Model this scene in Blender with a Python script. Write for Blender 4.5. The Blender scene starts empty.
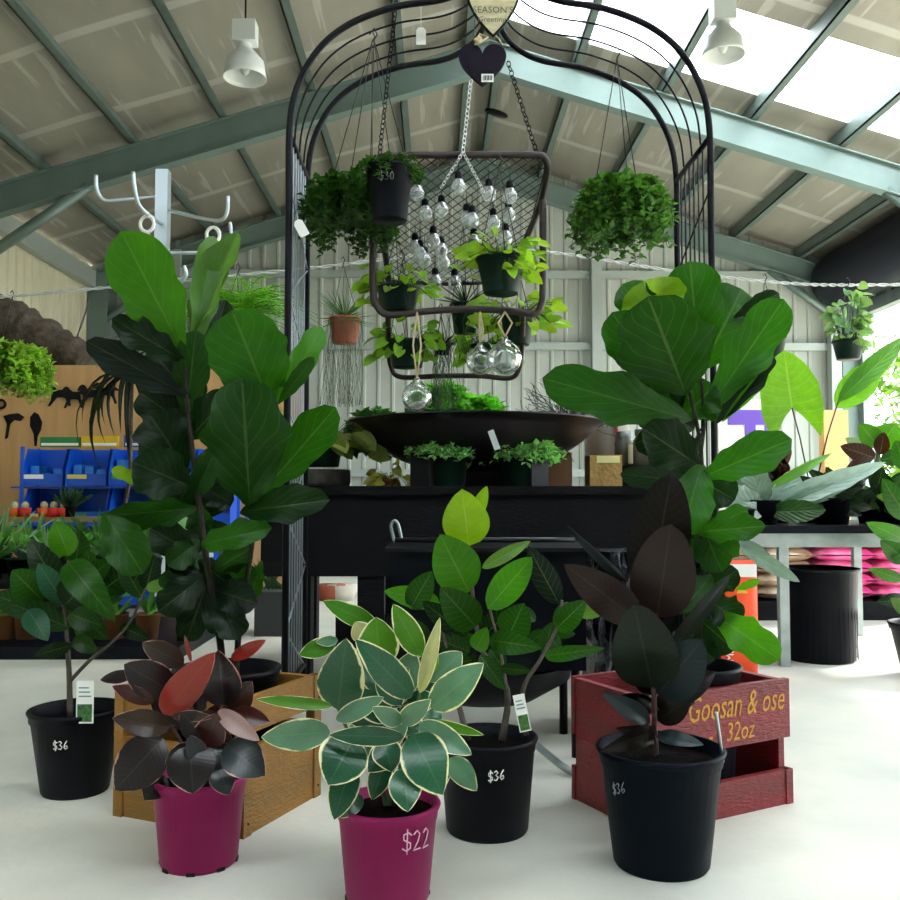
import bpy, math, random
from mathutils import Vector, Euler, Matrix
V=Vector; R=random.Random(7); PI=math.pi
sc=bpy.context.scene; COL=sc.collection
# ---------------------------------------------------------------- camera
CAMP=V((0,0,.8))
pitch=math.atan(45/900); yaw=math.atan(13/900)
ROT=Euler((PI/2+pitch,0,-yaw),'XYZ')
cd=bpy.data.cameras.new('camera'); cam=bpy.data.objects.new('camera',cd); COL.objects.link(cam)
cam.location=CAMP; cam.rotation_euler=ROT; cd.sensor_width=36; cd.lens=36; cd.clip_start=.05; cd.clip_end=200
sc.camera=cam
MR=ROT.to_matrix()
def P(px,py,D):
    d=MR@V(((px-450)/900,(450-py)/900,-1)); return CAMP+d*(D/d.y)
# ---------------------------------------------------------------- materials
def lin(h):
    c=[int(h[i:i+2],16)/255 for i in (0,2,4)]
    return tuple(x/12.92 if x<=.04045 else ((x+.055)/1.055)**2.4 for x in c)
MATS={}
def mat(name,col,rough=.5,metal=0,noise=0,nscale=20,bump=0,bscale=60,spec=.5,emit=0,trans=0,alpha=1,stretch=(1,1,1),col2=None):
    if name in MATS: return MATS[name]
    m=bpy.data.materials.new(name); m.use_nodes=True; nt=m.node_tree; N=nt.nodes; L=nt.links
    b=N['Principled BSDF']; c=lin(col) if isinstance(col,str) else col
    b.inputs['Base Color'].default_value=(*c,1); b.inputs['Roughness'].default_value=rough
    b.inputs['Metallic'].default_value=metal; b.inputs['Specular IOR Level'].default_value=spec
    if trans: b.inputs['Transmission Weight'].default_value=trans
    if alpha<1: b.inputs['Alpha'].default_value=alpha
    if emit: b.inputs['Emission Color'].default_value=(*c,1); b.inputs['Emission Strength'].default_value=emit
    if noise or bump:
        tc=N.new('ShaderNodeTexCoord'); mp=N.new('ShaderNodeMapping'); mp.inputs['Scale'].default_value=stretch
        L.new(tc.outputs['Object'],mp.inputs['Vector'])
    if noise:
        n=N.new('ShaderNodeTexNoise'); n.inputs['Scale'].default_value=nscale; n.inputs['Detail'].default_value=6
        L.new(mp.outputs[0],n.inputs['Vector'])
        r=N.new('ShaderNodeValToRGB'); r.color_ramp.elements[0].position=.35; r.color_ramp.elements[1].position=.68
        c2=lin(col2) if isinstance(col2,str) else (col2 or tuple(x*(1-noise) for x in c))
        r.color_ramp.elements[0].color=(*c2,1); r.color_ramp.elements[1].color=(*c,1)
        L.new(n.outputs['Fac'],r.inputs[0]); L.new(r.outputs[0],b.inputs['Base Color'])
    if bump:
        n=N.new('ShaderNodeTexNoise'); n.inputs['Scale'].default_value=bscale; n.inputs['Detail'].default_value=5
        L.new(mp.outputs[0],n.inputs['Vector']); bp=N.new('ShaderNodeBump'); bp.inputs['Strength'].default_value=bump
        bp.inputs['Distance'].default_value=.01; L.new(n.outputs['Fac'],bp.inputs['Height']); L.new(bp.outputs[0],b.inputs['Normal'])
    MATS[name]=m; return m
def leafmat(name,rough=.35,trans=.45,vein=.5,nv=9,slant=.5,varieg=0,cream='E6E4B8',tboost=(1.6,1.5,.7),edge=None,spec=.5,ribbump=.3,back=None):
    m=bpy.data.materials.new(name); m.use_nodes=True; nt=m.node_tree; N=nt.nodes; L=nt.links
    b=N['Principled BSDF']; out=N['Material Output']
    def math_(op,a,bb=None):
        n=N.new('ShaderNodeMath'); n.operation=op
        for i,x in enumerate((a,bb)):
            if x is None: continue
            if isinstance(x,(int,float)): n.inputs[i].default_value=x
            else: L.new(x,n.inputs[i])
        return n.outputs[0]
    at=N.new('ShaderNodeAttribute'); at.attribute_name='tint'
    uv=N.new('ShaderNodeUVMap'); uv.uv_map='UVMap'; sx=N.new('ShaderNodeSeparateXYZ'); L.new(uv.outputs[0],sx.inputs[0])
    au=math_('MULTIPLY',math_('ABSOLUTE',math_('SUBTRACT',sx.outputs[0],.5)),2.0)
    mid=math_('LESS_THAN',au,.035)
    ph=math_('FRACT',math_('MULTIPLY',math_('SUBTRACT',sx.outputs[1],math_('MULTIPLY',au,slant*.35)),nv))
    sv=math_('LESS_THAN',math_('ABSOLUTE',math_('SUBTRACT',ph,.5)),.05)
    vm=math_('MULTIPLY',math_('MAXIMUM',mid,math_('MULTIPLY',sv,.45)),vein)
    tc=N.new('ShaderNodeTexCoord'); nz=N.new('ShaderNodeTexNoise'); nz.inputs['Scale'].default_value=28; L.new(tc.outputs['Object'],nz.inputs['Vector'])
    var=N.new('ShaderNodeMix'); var.data_type='RGBA'; var.blend_type='MULTIPLY'; var.inputs[0].default_value=.35
    L.new(at.outputs['Color'],var.inputs[6]); L.new(nz.outputs['Fac'],var.inputs[7])
    colr=var.outputs[2]
    mx=N.new('ShaderNodeMix'); mx.data_type='RGBA'; L.new(vm,mx.inputs[0]); L.new(colr,mx.inputs[6])
    hs=N.new('ShaderNodeMix'); hs.data_type='RGBA'; hs.inputs[0].default_value=.5; L.new(at.outputs['Color'],hs.inputs[6]); hs.inputs[7].default_value=(.5,.62,.3,1)
    L.new(hs.outputs[2],mx.inputs[7]); colr=mx.outputs[2]
    if varieg:
        n2=N.new('ShaderNodeTexNoise'); n2.inputs['Scale'].default_value=22; n2.inputs['Detail'].default_value=3; L.new(tc.outputs['Object'],n2.inputs['Vector'])
        e=math_('ADD',math_('ADD',au,math_('MULTIPLY',math_('SUBTRACT',n2.outputs['Fac'],.5),.55)),math_('MULTIPLY',math_('POWER',sx.outputs[1],8),.3))
        rp=N.new('ShaderNodeMapRange'); rp.inputs[1].default_value=varieg-.03; rp.inputs[2].default_value=varieg+.04; L.new(e,rp.inputs[0])
        m2=N.new('ShaderNodeMix'); m2.data_type='RGBA'; L.new(rp.outputs[0],m2.inputs[0]); L.new(colr,m2.inputs[6]); m2.inputs[7].default_value=(*lin(cream),1)
        colr=m2.outputs[2]
    L.new(colr,b.inputs['Base Color']); b.inputs['Roughness'].default_value=rough; b.inputs['Specular IOR Level'].default_value=spec
    if ribbump:
        bp=N.new('ShaderNodeBump'); bp.inputs['Strength'].default_value=ribbump; bp.inputs['Distance'].default_value=.01
        L.new(math_('ADD',math_('ABSOLUTE',math_('SUBTRACT',ph,.5)),math_('MULTIPLY',math_('MINIMUM',au,.1),4)),bp.inputs['Height']); L.new(bp.outputs[0],b.inputs['Normal'])
    tr=N.new('ShaderNodeBsdfTranslucent'); m3=N.new('ShaderNodeMix'); m3.data_type='RGBA'; m3.blend_type='MULTIPLY'; m3.inputs[0].default_value=1
    L.new(colr,m3.inputs[6]); m3.inputs[7].default_value=(*tboost,1); L.new(m3.outputs[2],tr.inputs[0])
    ms=N.new('ShaderNodeMixShader'); ms.inputs[0].default_value=trans; L.new(b.outputs[0],ms.inputs[1]); L.new(tr.outputs[0],ms.inputs[2]); L.new(ms.outputs[0],out.inputs[0])
    MATS[name]=m; return m
# ---------------------------------------------------------------- mesh builder
OFF={}
class MB:
    def __init__(s): s.v=[];s.f=[];s.m=[];s.s=[];s.u=[];s.t=[];s.tint=(1,1,1);s.mi=0
    def vs(s,pts): i=len(s.v); s.v.extend(tuple(p) for p in pts); return i
    def face(s,idx,uv=None,sm=False): s.f.append(idx);s.m.append(s.mi);s.s.append(sm);s.u.append(uv or [(0,0)]*len(idx));s.t.append(s.tint)
    def box(s,a,b,M=None):
        x0,y0,z0=a;x1,y1,z1=b
        p=[V((x,y,z)) for z in (z0,z1) for y in (y0,y1) for x in (x0,x1)]
        if M: p=[M@q for q in p]
        i=s.vs(p)
        for q in ((0,2,3,1),(4,5,7,6),(0,1,5,4),(2,6,7,3),(0,4,6,2),(1,3,7,5)): s.face([i+k for k in q])
        return s
    def tube(s,pts,r,n=8,cap=True,close=False):
        pts=[V(p) for p in pts]; k=len(pts); rings=[]; prev=None
        for i,p in enumerate(pts):
            if close: t=pts[(i+1)%k]-pts[i-1]
            else: t=pts[min(i+1,k-1)]-pts[max(i-1,0)]
            t.normalize()
            if prev is None: a=t.orthogonal().normalized()
            else:
                a=prev-t*prev.dot(t)
                a=a.normalized() if a.length>1e-6 else t.orthogonal().normalized()
            prev=a; b=t.cross(a); rr=r[i] if isinstance(r,(list,tuple)) else r
            rings.append(s.vs([p+(a*math.cos(2*PI*j/n)+b*math.sin(2*PI*j/n))*rr for j in range(n)]))
        for i in range(k if close else k-1):
            A=rings[i];B=rings[(i+1)%k]
            for j in range(n): s.face([A+j,A+(j+1)%n,B+(j+1)%n,B+j],sm=True)
        if cap and not close:
            s.face([rings[0]+j for j in reversed(range(n))]); s.face([rings[-1]+j for j in range(n)])
        return s
    def lathe(s,prof,c,n=32,sm=True,M=None):
        c=V(c); rings=[]
        for r,z in prof:
            q=[V((r*math.cos(2*PI*j/n),r*math.sin(2*PI*j/n),z)) for j in range(n)]
            if M: q=[M@x for x in q]
            rings.append(s.vs([c+x for x in q]))
        for i in range(len(prof)-1):
            A=rings[i];B=rings[i+1]
            for j in range(n): s.face([A+j,A+(j+1)%n,B+(j+1)%n,B+j],sm=sm)
        return s
    def disc(s,c,r,n=32,M=None,e=0):
        c=V(c); q=[V((r*math.cos(2*PI*j/n),r*math.sin(2*PI*j/n),e*R.uniform(-1,1))) for j in range(n)]
        if M:q=[M@x for x in q]
        i=s.vs([c+x for x in q]); s.face([i+j for j in range(n)]); return s
    def sphere(s,c,r,n=14,sc_=(1,1,1),jit=0):
        prof=[];c=V(c);rings=[]
        for i in range(n//2+1):
            a=-PI/2+PI*i/(n//2); rings.append(s.vs([c+V((max(.0005,math.cos(a))*math.cos(2*PI*j/n)*sc_[0],max(.0005,math.cos(a))*math.sin(2*PI*j/n)*sc_[1],math.sin(a)*sc_[2]))*r*(1+R.uniform(-jit,jit)) for j in range(n)]))
        for i in range(n//2):
            A=rings[i];B=rings[i+1]
            for j in range(n): s.face([A+j,A+(j+1)%n,B+(j+1)%n,B+j],sm=True)
        return s
    def prism(s,pts,d,O,X,Y):   # outline in plane (O,X,Y) extruded by vector d
        O=V(O);X=V(X);Y=V(Y);d=V(d); n=len(pts)
        a=s.vs([O+X*p[0]+Y*p[1] for p in pts]); b=s.vs([O+X*p[0]+Y*p[1]+d for p in pts])
        s.face([a+j for j in range(n)]); s.face([b+j for j in reversed(range(n))])
        for j in range(n): s.face([a+j,b+j,b+(j+1)%n,a+(j+1)%n])
        return s
    def dleaf(s,B,T,w,up=V((0,0,1)),tint=None):
        B=V(B);T=V(T);t=T-B; sd=t.cross(up)
        if sd.length<1e-7: sd=t.orthogonal()
        sd.normalize(); n=sd.cross(t).normalized(); M=B+t*.45+n*w*.15
        i=s.vs([B,M+sd*w/2+n*w*.1,T,M-sd*w/2+n*w*.1,B+t*.5])
        if tint: s.tint=tint
        s.face([i,i+1,i+2,i+4],[(.5,0),(1,.45),(.5,1),(.5,.5)],True); s.face([i,i+4,i+2,i+3],[(.5,0),(.5,.5),(.5,1),(0,.45)],True)
    def leaf(s,B,T,w,roll=0,bend=.08,fold=.2,wave=0,shape='oval',tint=None,n=14,m=3,face=None,lobe=0,twist=0,k=3.3,curl=0):
        B=V(B);T=V(T);t=T-B;Ln=t.length;t.normalize()
        vd=(CAMP-(B+T)/2) if face is None else V(face)
        sd=t.cross(vd).normalized(); nr=sd.cross(t).normalized()
        if nr.dot(vd)<0: nr=-nr
        if tint: s.tint=tint
        ph=R.uniform(0,6); ph0=R.uniform(0,6); rows=[]; twist=twist or R.uniform(-.5,.5); roll+=R.uniform(-.12,.12)
        for i in range(n+1):
            v=i/n
            if shape=='oval': h=math.sin(PI*v**.88)**.62*(1-.2*v**6)
            elif shape=='fiddle': h=(.1+.9*math.sin(PI/2*v/.64)**1.05 if v<.64 else max(0,1-((v-.64)/.36)**2.3)**.5)*(1+.05*math.sin(ph0+v*17)+.04*math.sin(ph0*2+v*29))
            elif shape=='round': h=math.sin(PI*v**.8)**.55
            elif shape=='heart': h=max(0,math.sin(PI*(v*.74+.26)))**.75
            elif shape=='strap': h=min(1,v*8+.3)*(1-v**3)
            else: h=math.sin(PI*v)
            if v==0 and shape!='heart': h=.03
            if v==1: h=.0
            rr=roll+twist*(v-.5); S=sd*math.cos(rr)+nr*math.sin(rr); Nn=nr*math.cos(rr)-sd*math.sin(rr)
            c=B+t*Ln*v+nr*(bend*Ln*4*v*(1-v))-nr*(curl*Ln*v*v)
            row=[]
            for j in range(-m,m+1):
                u=j/m; a=abs(u)
                q=c+S*(w/2*h*u*math.cos(fold))+Nn*(w/2*h*a*math.sin(fold))
                q+=Nn*(wave*w*a*a*math.sin(k*2*PI*v+ph+(1.7 if u>0 else 0)))*h
                if shape=='fiddle' or wave: q+=S*(wave*.35*w*a*a*u*math.sin(k*2.6*PI*v+ph*2))*h
                if lobe: q-=t*(lobe*Ln*a**1.3*(1-v)**2)
                row.append(q)
            rows.append(s.vs(row))
        W=2*m+1
        for i in range(n):
            for j in range(W-1):
                A=rows[i];Bq=rows[i+1]
                s.face([A+j,A+j+1,Bq+j+1,Bq+j],[(j/(W-1),i/n),((j+1)/(W-1),i/n),((j+1)/(W-1),(i+1)/n),(j/(W-1),(i+1)/n)],True)
        return s
    def build(s,name,mats,parent=None,loc=None,kind=None):
        off=V((0,0,0)) if loc is None else V(loc)
        if parent is not None: off=OFF[parent.name]
        me=bpy.data.meshes.new(name); me.from_pydata([tuple(V(p)-off) for p in s.v],[],s.f)
        if not isinstance(mats,(list,tuple)): mats=[mats]
        for m in mats: me.materials.append(m)
        me.polygons.foreach_set('material_index',s.m); me.polygons.foreach_set('use_smooth',s.s)
        uvl=me.uv_layers.new(name='UVMap'); fl=[]
        for u in s.u:
            for q in u: fl.extend(q)
        uvl.data.foreach_set('uv',fl)
        ca=me.color_attributes.new('tint','FLOAT_COLOR','CORNER'); fl=[]
        for f,t in zip(s.f,s.t): fl.extend((t[0]**1.32,t[1]**1.3,t[2]**1.4,1)*len(f))
        ca.data.foreach_set('color',fl); me.update()
        o=bpy.data.objects.new(name,me); COL.objects.link(o)
        if parent is not None: o.parent=parent
        else: o.location=off
        OFF[o.name]=off
        if kind: o['kind']=kind
        return o
def tag(o,label,cat=None,group=None,kind=None):
    if label:o['label']=label
    if cat:o['category']=cat
    if group:o['group']=group
    if kind:o['kind']=kind
    return o
def thing(name,label,cat,loc,group=None):
    o=bpy.data.objects.new(name,None); COL.objects.link(o); o.location=V(loc); o.empty_display_size=.05; OFF[o.name]=V(loc)
    return tag(o,label,cat,group)
def struct(mb,name,m): return mb.build(name,m,kind='structure')
def spline(pts,n=6):
    pts=[V(p) for p in pts]; o=[]
    for i in range(len(pts)-1):
        p0=pts[max(i-1,0)];p1=pts[i];p2=pts[i+1];p3=pts[min(i+2,len(pts)-1)]
        for k in range(n):
            t=k/n; o.append(.5*((2*p1)+(p2-p0)*t+(2*p0-5*p1+4*p2-p3)*t*t+(3*p1-p0-3*p2+p3)*t**3))
    o.append(pts[-1]); return o
def jit(c,a=.25):
    k=1+R.uniform(-a,a); return (c[0]*k*(1+R.uniform(-a,a)*.4),c[1]*k,c[2]*k)
def chain(mb,A,B,link=.03,r=.0025,w=.011,sag=0):
    A=V(A);B=V(B);n=max(2,int((B-A).length/(link*.75))); t=(B-A).normalized(); a=t.orthogonal().normalized(); b=t.cross(a)
    for i in range(n):
        f=(i+.5)/n; c=A.lerp(B,f)-V((0,0,sag*4*f*(1-f))); s_=a if i%2 else b
        mb.tube([c+t*(link/2*math.cos(q))+s_*(w*math.sin(q)) for q in [2*PI*k/8 for k in range(8)]],r,4,close=True)
STROKE={'$':[[(.9,.8),(.6,.95),(.2,.85),(.2,.6),(.5,.5),(.8,.4),(.8,.15),(.45,.02),(.1,.15)],[(.5,1.15),(.5,-.15)]],
 '3':[[(.1,.9),(.5,1),(.75,.8),(.4,.55),(.8,.3),(.5,0),(.1,.1)]],'6':[[(.75,1),(.3,.6),(.15,.25),(.4,0),(.75,.15),(.7,.4),(.25,.35)]],
 '2':[[(.1,.8),(.4,1),(.7,.8),(.5,.4),(.1,0),(.8,.05)]],'0':[[(.5,1),(.15,.6),(.3,.05),(.7,.1),(.8,.6),(.5,1)]]}
def writing(mb,text,S,h,r):
    x=0
    for ch in text:
        for st in STROKE[ch]: mb.tube([S(x+p[0]*h*.62,p[1]*h) for p in st],r,5)
        x+=h*.62
def textmesh(mb,s,O,X,Y,size,shear=0,depth=.0015,Z=None):
    cu=bpy.data.curves.new('t','FONT'); cu.body=s; cu.size=1; cu.align_x='CENTER'; cu.shear=shear; cu.resolution_u=2
    o=bpy.data.objects.new('t',cu); COL.objects.link(o); dg=bpy.context.evaluated_depsgraph_get(); me=bpy.data.meshes.new_from_object(o.evaluated_get(dg))
    xs=V(X).length;X=V(X).normalized();Y=V(Y).normalized();Z=V(Z or X.cross(Y)).normalized()
    i=mb.vs([V(O)+X*v.co.x*size*xs+Y*v.co.y*size+Z*depth for v in me.vertices])
    for p in me.polygons: mb.face([i+k for k in p.vertices])
    bpy.data.objects.remove(o); bpy.data.curves.remove(cu); bpy.data.meshes.remove(me)
# ---------------------------------------------------------------- palette
blackp=mat('black_plastic',(.004,.005,.009),.45,bump=.05,spec=.12); pinkp=mat('magenta_plastic','8E1254',.45,spec=.2,bump=.04)
greenp=mat('dark_green_plastic',(.002,.016,.010),.4,spec=.18); soil=mat('potting_soil',(.007,.005,.004),.95,spec=.05,noise=.6,nscale=90,bump=1,bscale=120)
white=mat('white_paint','E8E8E2',.6); blackm=mat('black_metal',(.004,.004,.007),.45,spec=.15); blackw=mat('black_stained_timber',(.005,.005,.007),.6,spec=.12,noise=.5,nscale=8,bump=.4,bscale=30,stretch=(1,8,8))
galv=mat('galvanised_steel','A9B4B4',.38,metal=.8,noise=.2,nscale=14); terra=mat('terracotta','9A4A30',.7,noise=.25,nscale=30)
brown=mat('brown_tube',(.028,.016,.016),.5,bump=.2); wire=mat('dark_wire',(.012,.012,.012),.5)
purlm=mat('purlin_steel',(.135,.185,.165),.5,metal=.2,noise=.2,nscale=5); beamm=mat('rafter_steel',(.15,.215,.195),.45,metal=.15,noise=.12,nscale=3)
foil=mat('foil_insulation','A9A598',.5,metal=.45,noise=.2,nscale=2.2,bump=.7,bscale=5,stretch=(1,.25,1))
clad=mat('wall_cladding','A9B0A8',.5,noise=.12,nscale=2); clad2=mat('cream_cladding','C9C4A8',.55,noise=.1,nscale=2)
conc=mat('concrete_floor','D8D5C6',.45,noise=.2,nscale=1.6,bump=.12,bscale=35,spec=.35,col2='B6B8B0')
ply=mat('plywood','C79A62',.6,noise=.18,nscale=3,stretch=(6,1,.6)); bark=mat('bark',(.10,.075,.05),.85,noise=.6,nscale=18,bump=.8)
stemg=mat('green_stem',(.05,.10,.035),.6,noise=.3,nscale=20); stemf=mat('shaded_fig_stem',(.035,.032,.024),.8,noise=.4,nscale=40,bump=.4,spec=.1)  # fig stems coloured darker to sink into the shade of the foliage
stemb=mat('woody_stem',(.12,.10,.075),.75,noise=.4,nscale=40,bump=.4)
stemr=mat('red_stem',(.06,.02,.02),.6); glass=mat('clear_glass',(.95,.97,.96),.02,trans=1,spec=.5); rope=mat('jute_rope','C8B48E',.9,bump=.5,bscale=200)
cardb=mat('cardboard','9A7450',.85,noise=.1,nscale=8); paper=mat('white_tag_paper','F0F0EA',.7)
LF=leafmat('leaf_glossy_green',spec=.3,vein=.25,ribbump=.06); LFF=leafmat('leaf_fiddle',rough=.36,trans=.42,nv=7,slant=1.2,vein=.13,ribbump=.12,spec=.22)
LV=leafmat('leaf_variegated',rough=.24,trans=.25,varieg=.93,vein=.12,nv=12,ribbump=.04); LD=leafmat('leaf_dark_rubber',rough=.28,trans=.05,vein=.06,nv=14,tboost=(1.3,.6,.6),ribbump=.03,spec=.16)
LB=leafmat('leaf_burgundy',rough=.28,trans=.2,vein=.08,nv=12,ribbump=.04,varieg=1.02,cream='B98A84',tboost=(1.8,.6,.6)); LS=leafmat('leaf_small',rough=.4,trans=.4,vein=.15,ribbump=0)
LA=leafmat('leaf_elephant_ear',rough=.4,trans=.42,nv=8,slant=.9,vein=.4,ribbump=.4); LSV=leafmat('leaf_silver',rough=.3,trans=.2,nv=8,slant=1,vein=.4,ribbump=.4,tboost=(1,1.2,.9))
nt=foil.node_tree; N=nt.nodes; L=nt.links; tc=N.new('ShaderNodeTexCoord'); mp=N.new('ShaderNodeMapping'); mp.inputs['Scale'].default_value=(7,.45,1); L.new(tc.outputs['Object'],mp.inputs[0])
n1=N.new('ShaderNodeTexNoise'); n1.inputs['Scale'].default_value=1.6; n1.inputs['Detail'].default_value=2; L.new(mp.outputs[0],n1.inputs[0])
r1=N.new('ShaderNodeMapRange'); r1.inputs[1].default_value=.60; r1.inputs[2].default_value=.66; r1.inputs[4].default_value=.5; L.new(n1.outputs[0],r1.inputs[0])
wv=N.new('ShaderNodeTexWave'); wv.bands_direction='Y'; wv.inputs['Scale'].default_value=.24; wv.inputs['Distortion'].default_value=.6; wv.inputs['Detail Scale'].default_value=2; L.new(tc.outputs['Object'],wv.inputs[0])
r2=N.new('ShaderNodeMapRange'); r2.inputs[1].default_value=.975; r2.inputs[2].default_value=.99; r2.inputs[4].default_value=.6; L.new(wv.outputs['Fac'],r2.inputs[0])
mxx=N.new('ShaderNodeMath'); mxx.operation='MAXIMUM'; L.new(r1.outputs[0],mxx.inputs[0]); L.new(r2.outputs[0],mxx.inputs[1])
pb=N['Principled BSDF']; src=pb.inputs['Base Color'].links[0].from_socket; cm=N.new('ShaderNodeMix'); cm.data_type='RGBA'; L.new(mxx.outputs[0],cm.inputs[0]); L.new(src,cm.inputs[6]); cm.inputs[7].default_value=(.62,.61,.56,1); L.new(cm.outputs[2],pb.inputs['Base Color'])
# ---------------------------------------------------------------- the shed
XL,XR,XC,YB=-4.78,5.85,.53,12.4; SL=.306; ZR=5.6
def zr(x): return ZR-SL*abs(x-XC)
YF=-4.0  # roof and walls run on unseen behind the camera to cut frontal light
m=MB(); m.box((XL-.1,-4,-.12),(XR+.1,YB+.1,0)); struct(m,'floor',conc)
def corr(mb,A,B,z0,ztop,inv,step=.2,dep=.022):
    A=V(A);B=V(B);L=(B-A).length;t=(B-A).normalized();nn=V(inv);n=int(L/step);pts=[]
    for i in range(n+1):
        for a,d in ((0,0),(.14,0),(.155,dep),(.185,dep)):
            x=i*step+a*step/.2
            if x<=L: pts.append(A+t*x+nn*d)
    for a,b in zip(pts[:-1],pts[1:]):
        i=mb.vs([(a.x,a.y,z0),(b.x,b.y,z0),(b.x,b.y,ztop(b)),(a.x,a.y,ztop(a))]); mb.face([i,i+1,i+2,i+3])
m=MB(); corr(m,(XL,YB,0),(XR,YB,0),0,lambda p:zr(p.x)+.015,(0,-1,0)); m.box((XL,YB+.03,0),(XR,YB+.1,3.9)); struct(m,'wall_back',clad)
m=MB(); corr(m,(XL,YF,0),(XL,YB,0),0,lambda p:zr(XL)-.02,(1,0,0)); m.box((XL-.1,YF,0),(XL-.03,YB+.1,3.9)); struct(m,'wall_left',clad2)
m=MB(); m.box((XL-.1,YF-.1,0),(XR+.1,YF,3.9)); m.prism([(XL-.1,3.9),(XR+.1,3.9),(XC,ZR)],(0,-.1,0),(0,YF,0),(1,0,0),(0,0,1)); struct(m,'wall_front_unseen',clad)  # unseen wall behind the camera, closed to cut frontal light
# right wall: pieces round the big roller door opening
D0,D1,DH=2.0,12.1,3.3
m=MB(); corr(m,(XR,D1,0),(XR,YB,0),0,lambda p:zr(XR)-.02,(-1,0,0)); corr(m,(XR,D0,0),(XR,D1,0),DH,lambda p:zr(XR)-.02,(-1,0,0)); corr(m,(XR,YF,0),(XR,D0,0),0,lambda p:zr(XR)-.02,(-1,0,0)); struct(m,'wall_right',clad)
m=MB(); m.box((XR-.08,D1-.06,0),(XR+.06,D1+.1,DH+.1)); m.box((XR-.08,D0-.1,0),(XR+.06,D0+.06,DH+.1)); m.box((XR-.08,D0,DH-.06),(XR+.06,D1,DH+.1)); struct(m,'trim_1',galv)
# roof: slopes with skylight strips left open for translucent sheets
SKR=[(-1.2,.2),(3.2,4.6),(7.5,8.75)]; SKL=[(-1.2,.2)]  # only the farthest right strip is in view; the others are added light openings
def slope(mb,x0,x1,y0,y1,z=0,th=.03):
    i=mb.vs([(x0,y0,zr(x0)+z),(x1,y0,zr(x1)+z),(x1,y1,zr(x1)+z),(x0,y1,zr(x0)+z)]+[(x0,y0,zr(x0)+z+th),(x1,y0,zr(x1)+z+th),(x1,y1,zr(x1)+z+th),(x0,y1,zr(x0)+z+th)])
    for q in ((0,3,2,1),(4,5,6,7),(0,1,5,4),(1,2,6,5),(2,3,7,6),(3,0,4,7)): mb.face([i+k for k in q])
m=MB(); sky=MB()
for (xa,xb,gaps) in ((XL-.1,XC,SKL),(XC,XR+.1,SKR)):
    y=YF
    for a,b in gaps+[(YB+.1,None)]:
        slope(m,xa,xb,y,a)
        if b: slope(sky,xa+.05 if xa<0 else xa+.0,xb,a,b,.0,.004); y=b
struct(m,'ceiling',foil)
skm=bpy.data.materials.new('translucent_roof_sheet'); skm.use_nodes=True; N=skm.node_tree.nodes; L=skm.node_tree.links
N.remove(N['Principled BSDF']); a=N.new('ShaderNodeBsdfTransparent'); b=N.new('ShaderNodeBsdfTranslucent'); b.inputs[0].default_value=(.95,.97,1,1); x=N.new('ShaderNodeMixShader'); x.inputs[0].default_value=.75
L.new(a.outputs[0],x.inputs[1]); L.new(b.outputs[0],x.inputs[2]); L.new(x.outputs[0],N['Material Output'].inputs[0])
struct(sky,'window_1',skm)
# purlins (roof battens) and foil seams
m=MB(); k=-6
for k in range(-6,7):
    x=XC+ (k+.5*0)*.9 if k else XC+.12
    if x<XL+.2 or x>XR-.1: continue
    z=zr(x); m.box((x-.045,YF,z-.15),(x-.03,YB,z-.002)); m.box((x-.045,YF,z-.15),(x+.04,YB,z-.138)); 
    if k==0:
        x=XC-.2; z=zr(x); m.box((x-.04,YF,z-.15),(x+.04,YB,z-.01))
struct(m,'trim_2',purlm)
def rafter(y,name,d=.3,w=.14):
    m=MB()
    for xa,xb in ((XL,XC),(XC,XR)):
        for (za,zb,ww) in ((-.165,-.18,w),(-.18,-.165-d,w*.25),(-.165-d,-.18-d,w)):
            i=m.vs([(x,y+s*ww/2,zr(x)+zz) for s in (-1,1) for x,zz in ((xa,za),(xb,za),(xb,zb),(xa,zb))])
            for q in ((0,1,2,3),(7,6,5,4),(0,4,5,1),(3,2,6,7),(0,3,7,4),(1,5,6,2)): m.face([i+k for k in q])
    # columns and knee braces
    for x,s in ((XL+.16,1),(XR-.16,-1)):
        if not (s<0 and D0<y<D1): m.box((x-.13,y-w/2,0),(x+.13,y+w/2,zr(x)-.2))
        i0=V((x,y,zr(x)-.9)); i1=V((x+s*1.1,y,zr(x+s*1.1)-.45)); m.tube([i0,i1],.06,4)
    struct(m,name,beamm)
rafter(9.0,'trim_3'); rafter(12.25,'trim_4',.28); rafter(5.2,'trim_8'); rafter(1.4,'trim_9'); rafter(-2.4,'trim_10')
# back wall girts and posts
m=MB()
for z in (1.1,2.85,3.85): m.box((XL,YB-.12,z-.05),(XR,YB-.03,z+.05))
for px in (178,595,830): x=P(px,400,YB).x; m.box((x-.07,YB-.24,0),(x+.07,YB-.1,zr(x)-.2))
m.box((XL,YB-.2,0),(XL+.14,YB-.03,3.9)); m.box((XL+.02,YF,3.62),(XL+.14,YB,3.84)); struct(m,'trim_5',mat('girt_steel','9DA7A2',.45,metal=.2))
m=MB(); m.tube([P(90,300,12.1),P(30,470,9.9)],.012,6); m.tube([P(75,345,12.1),P(140,330,12.1)],.01,6); struct(m,'trim_6',galv)
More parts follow.
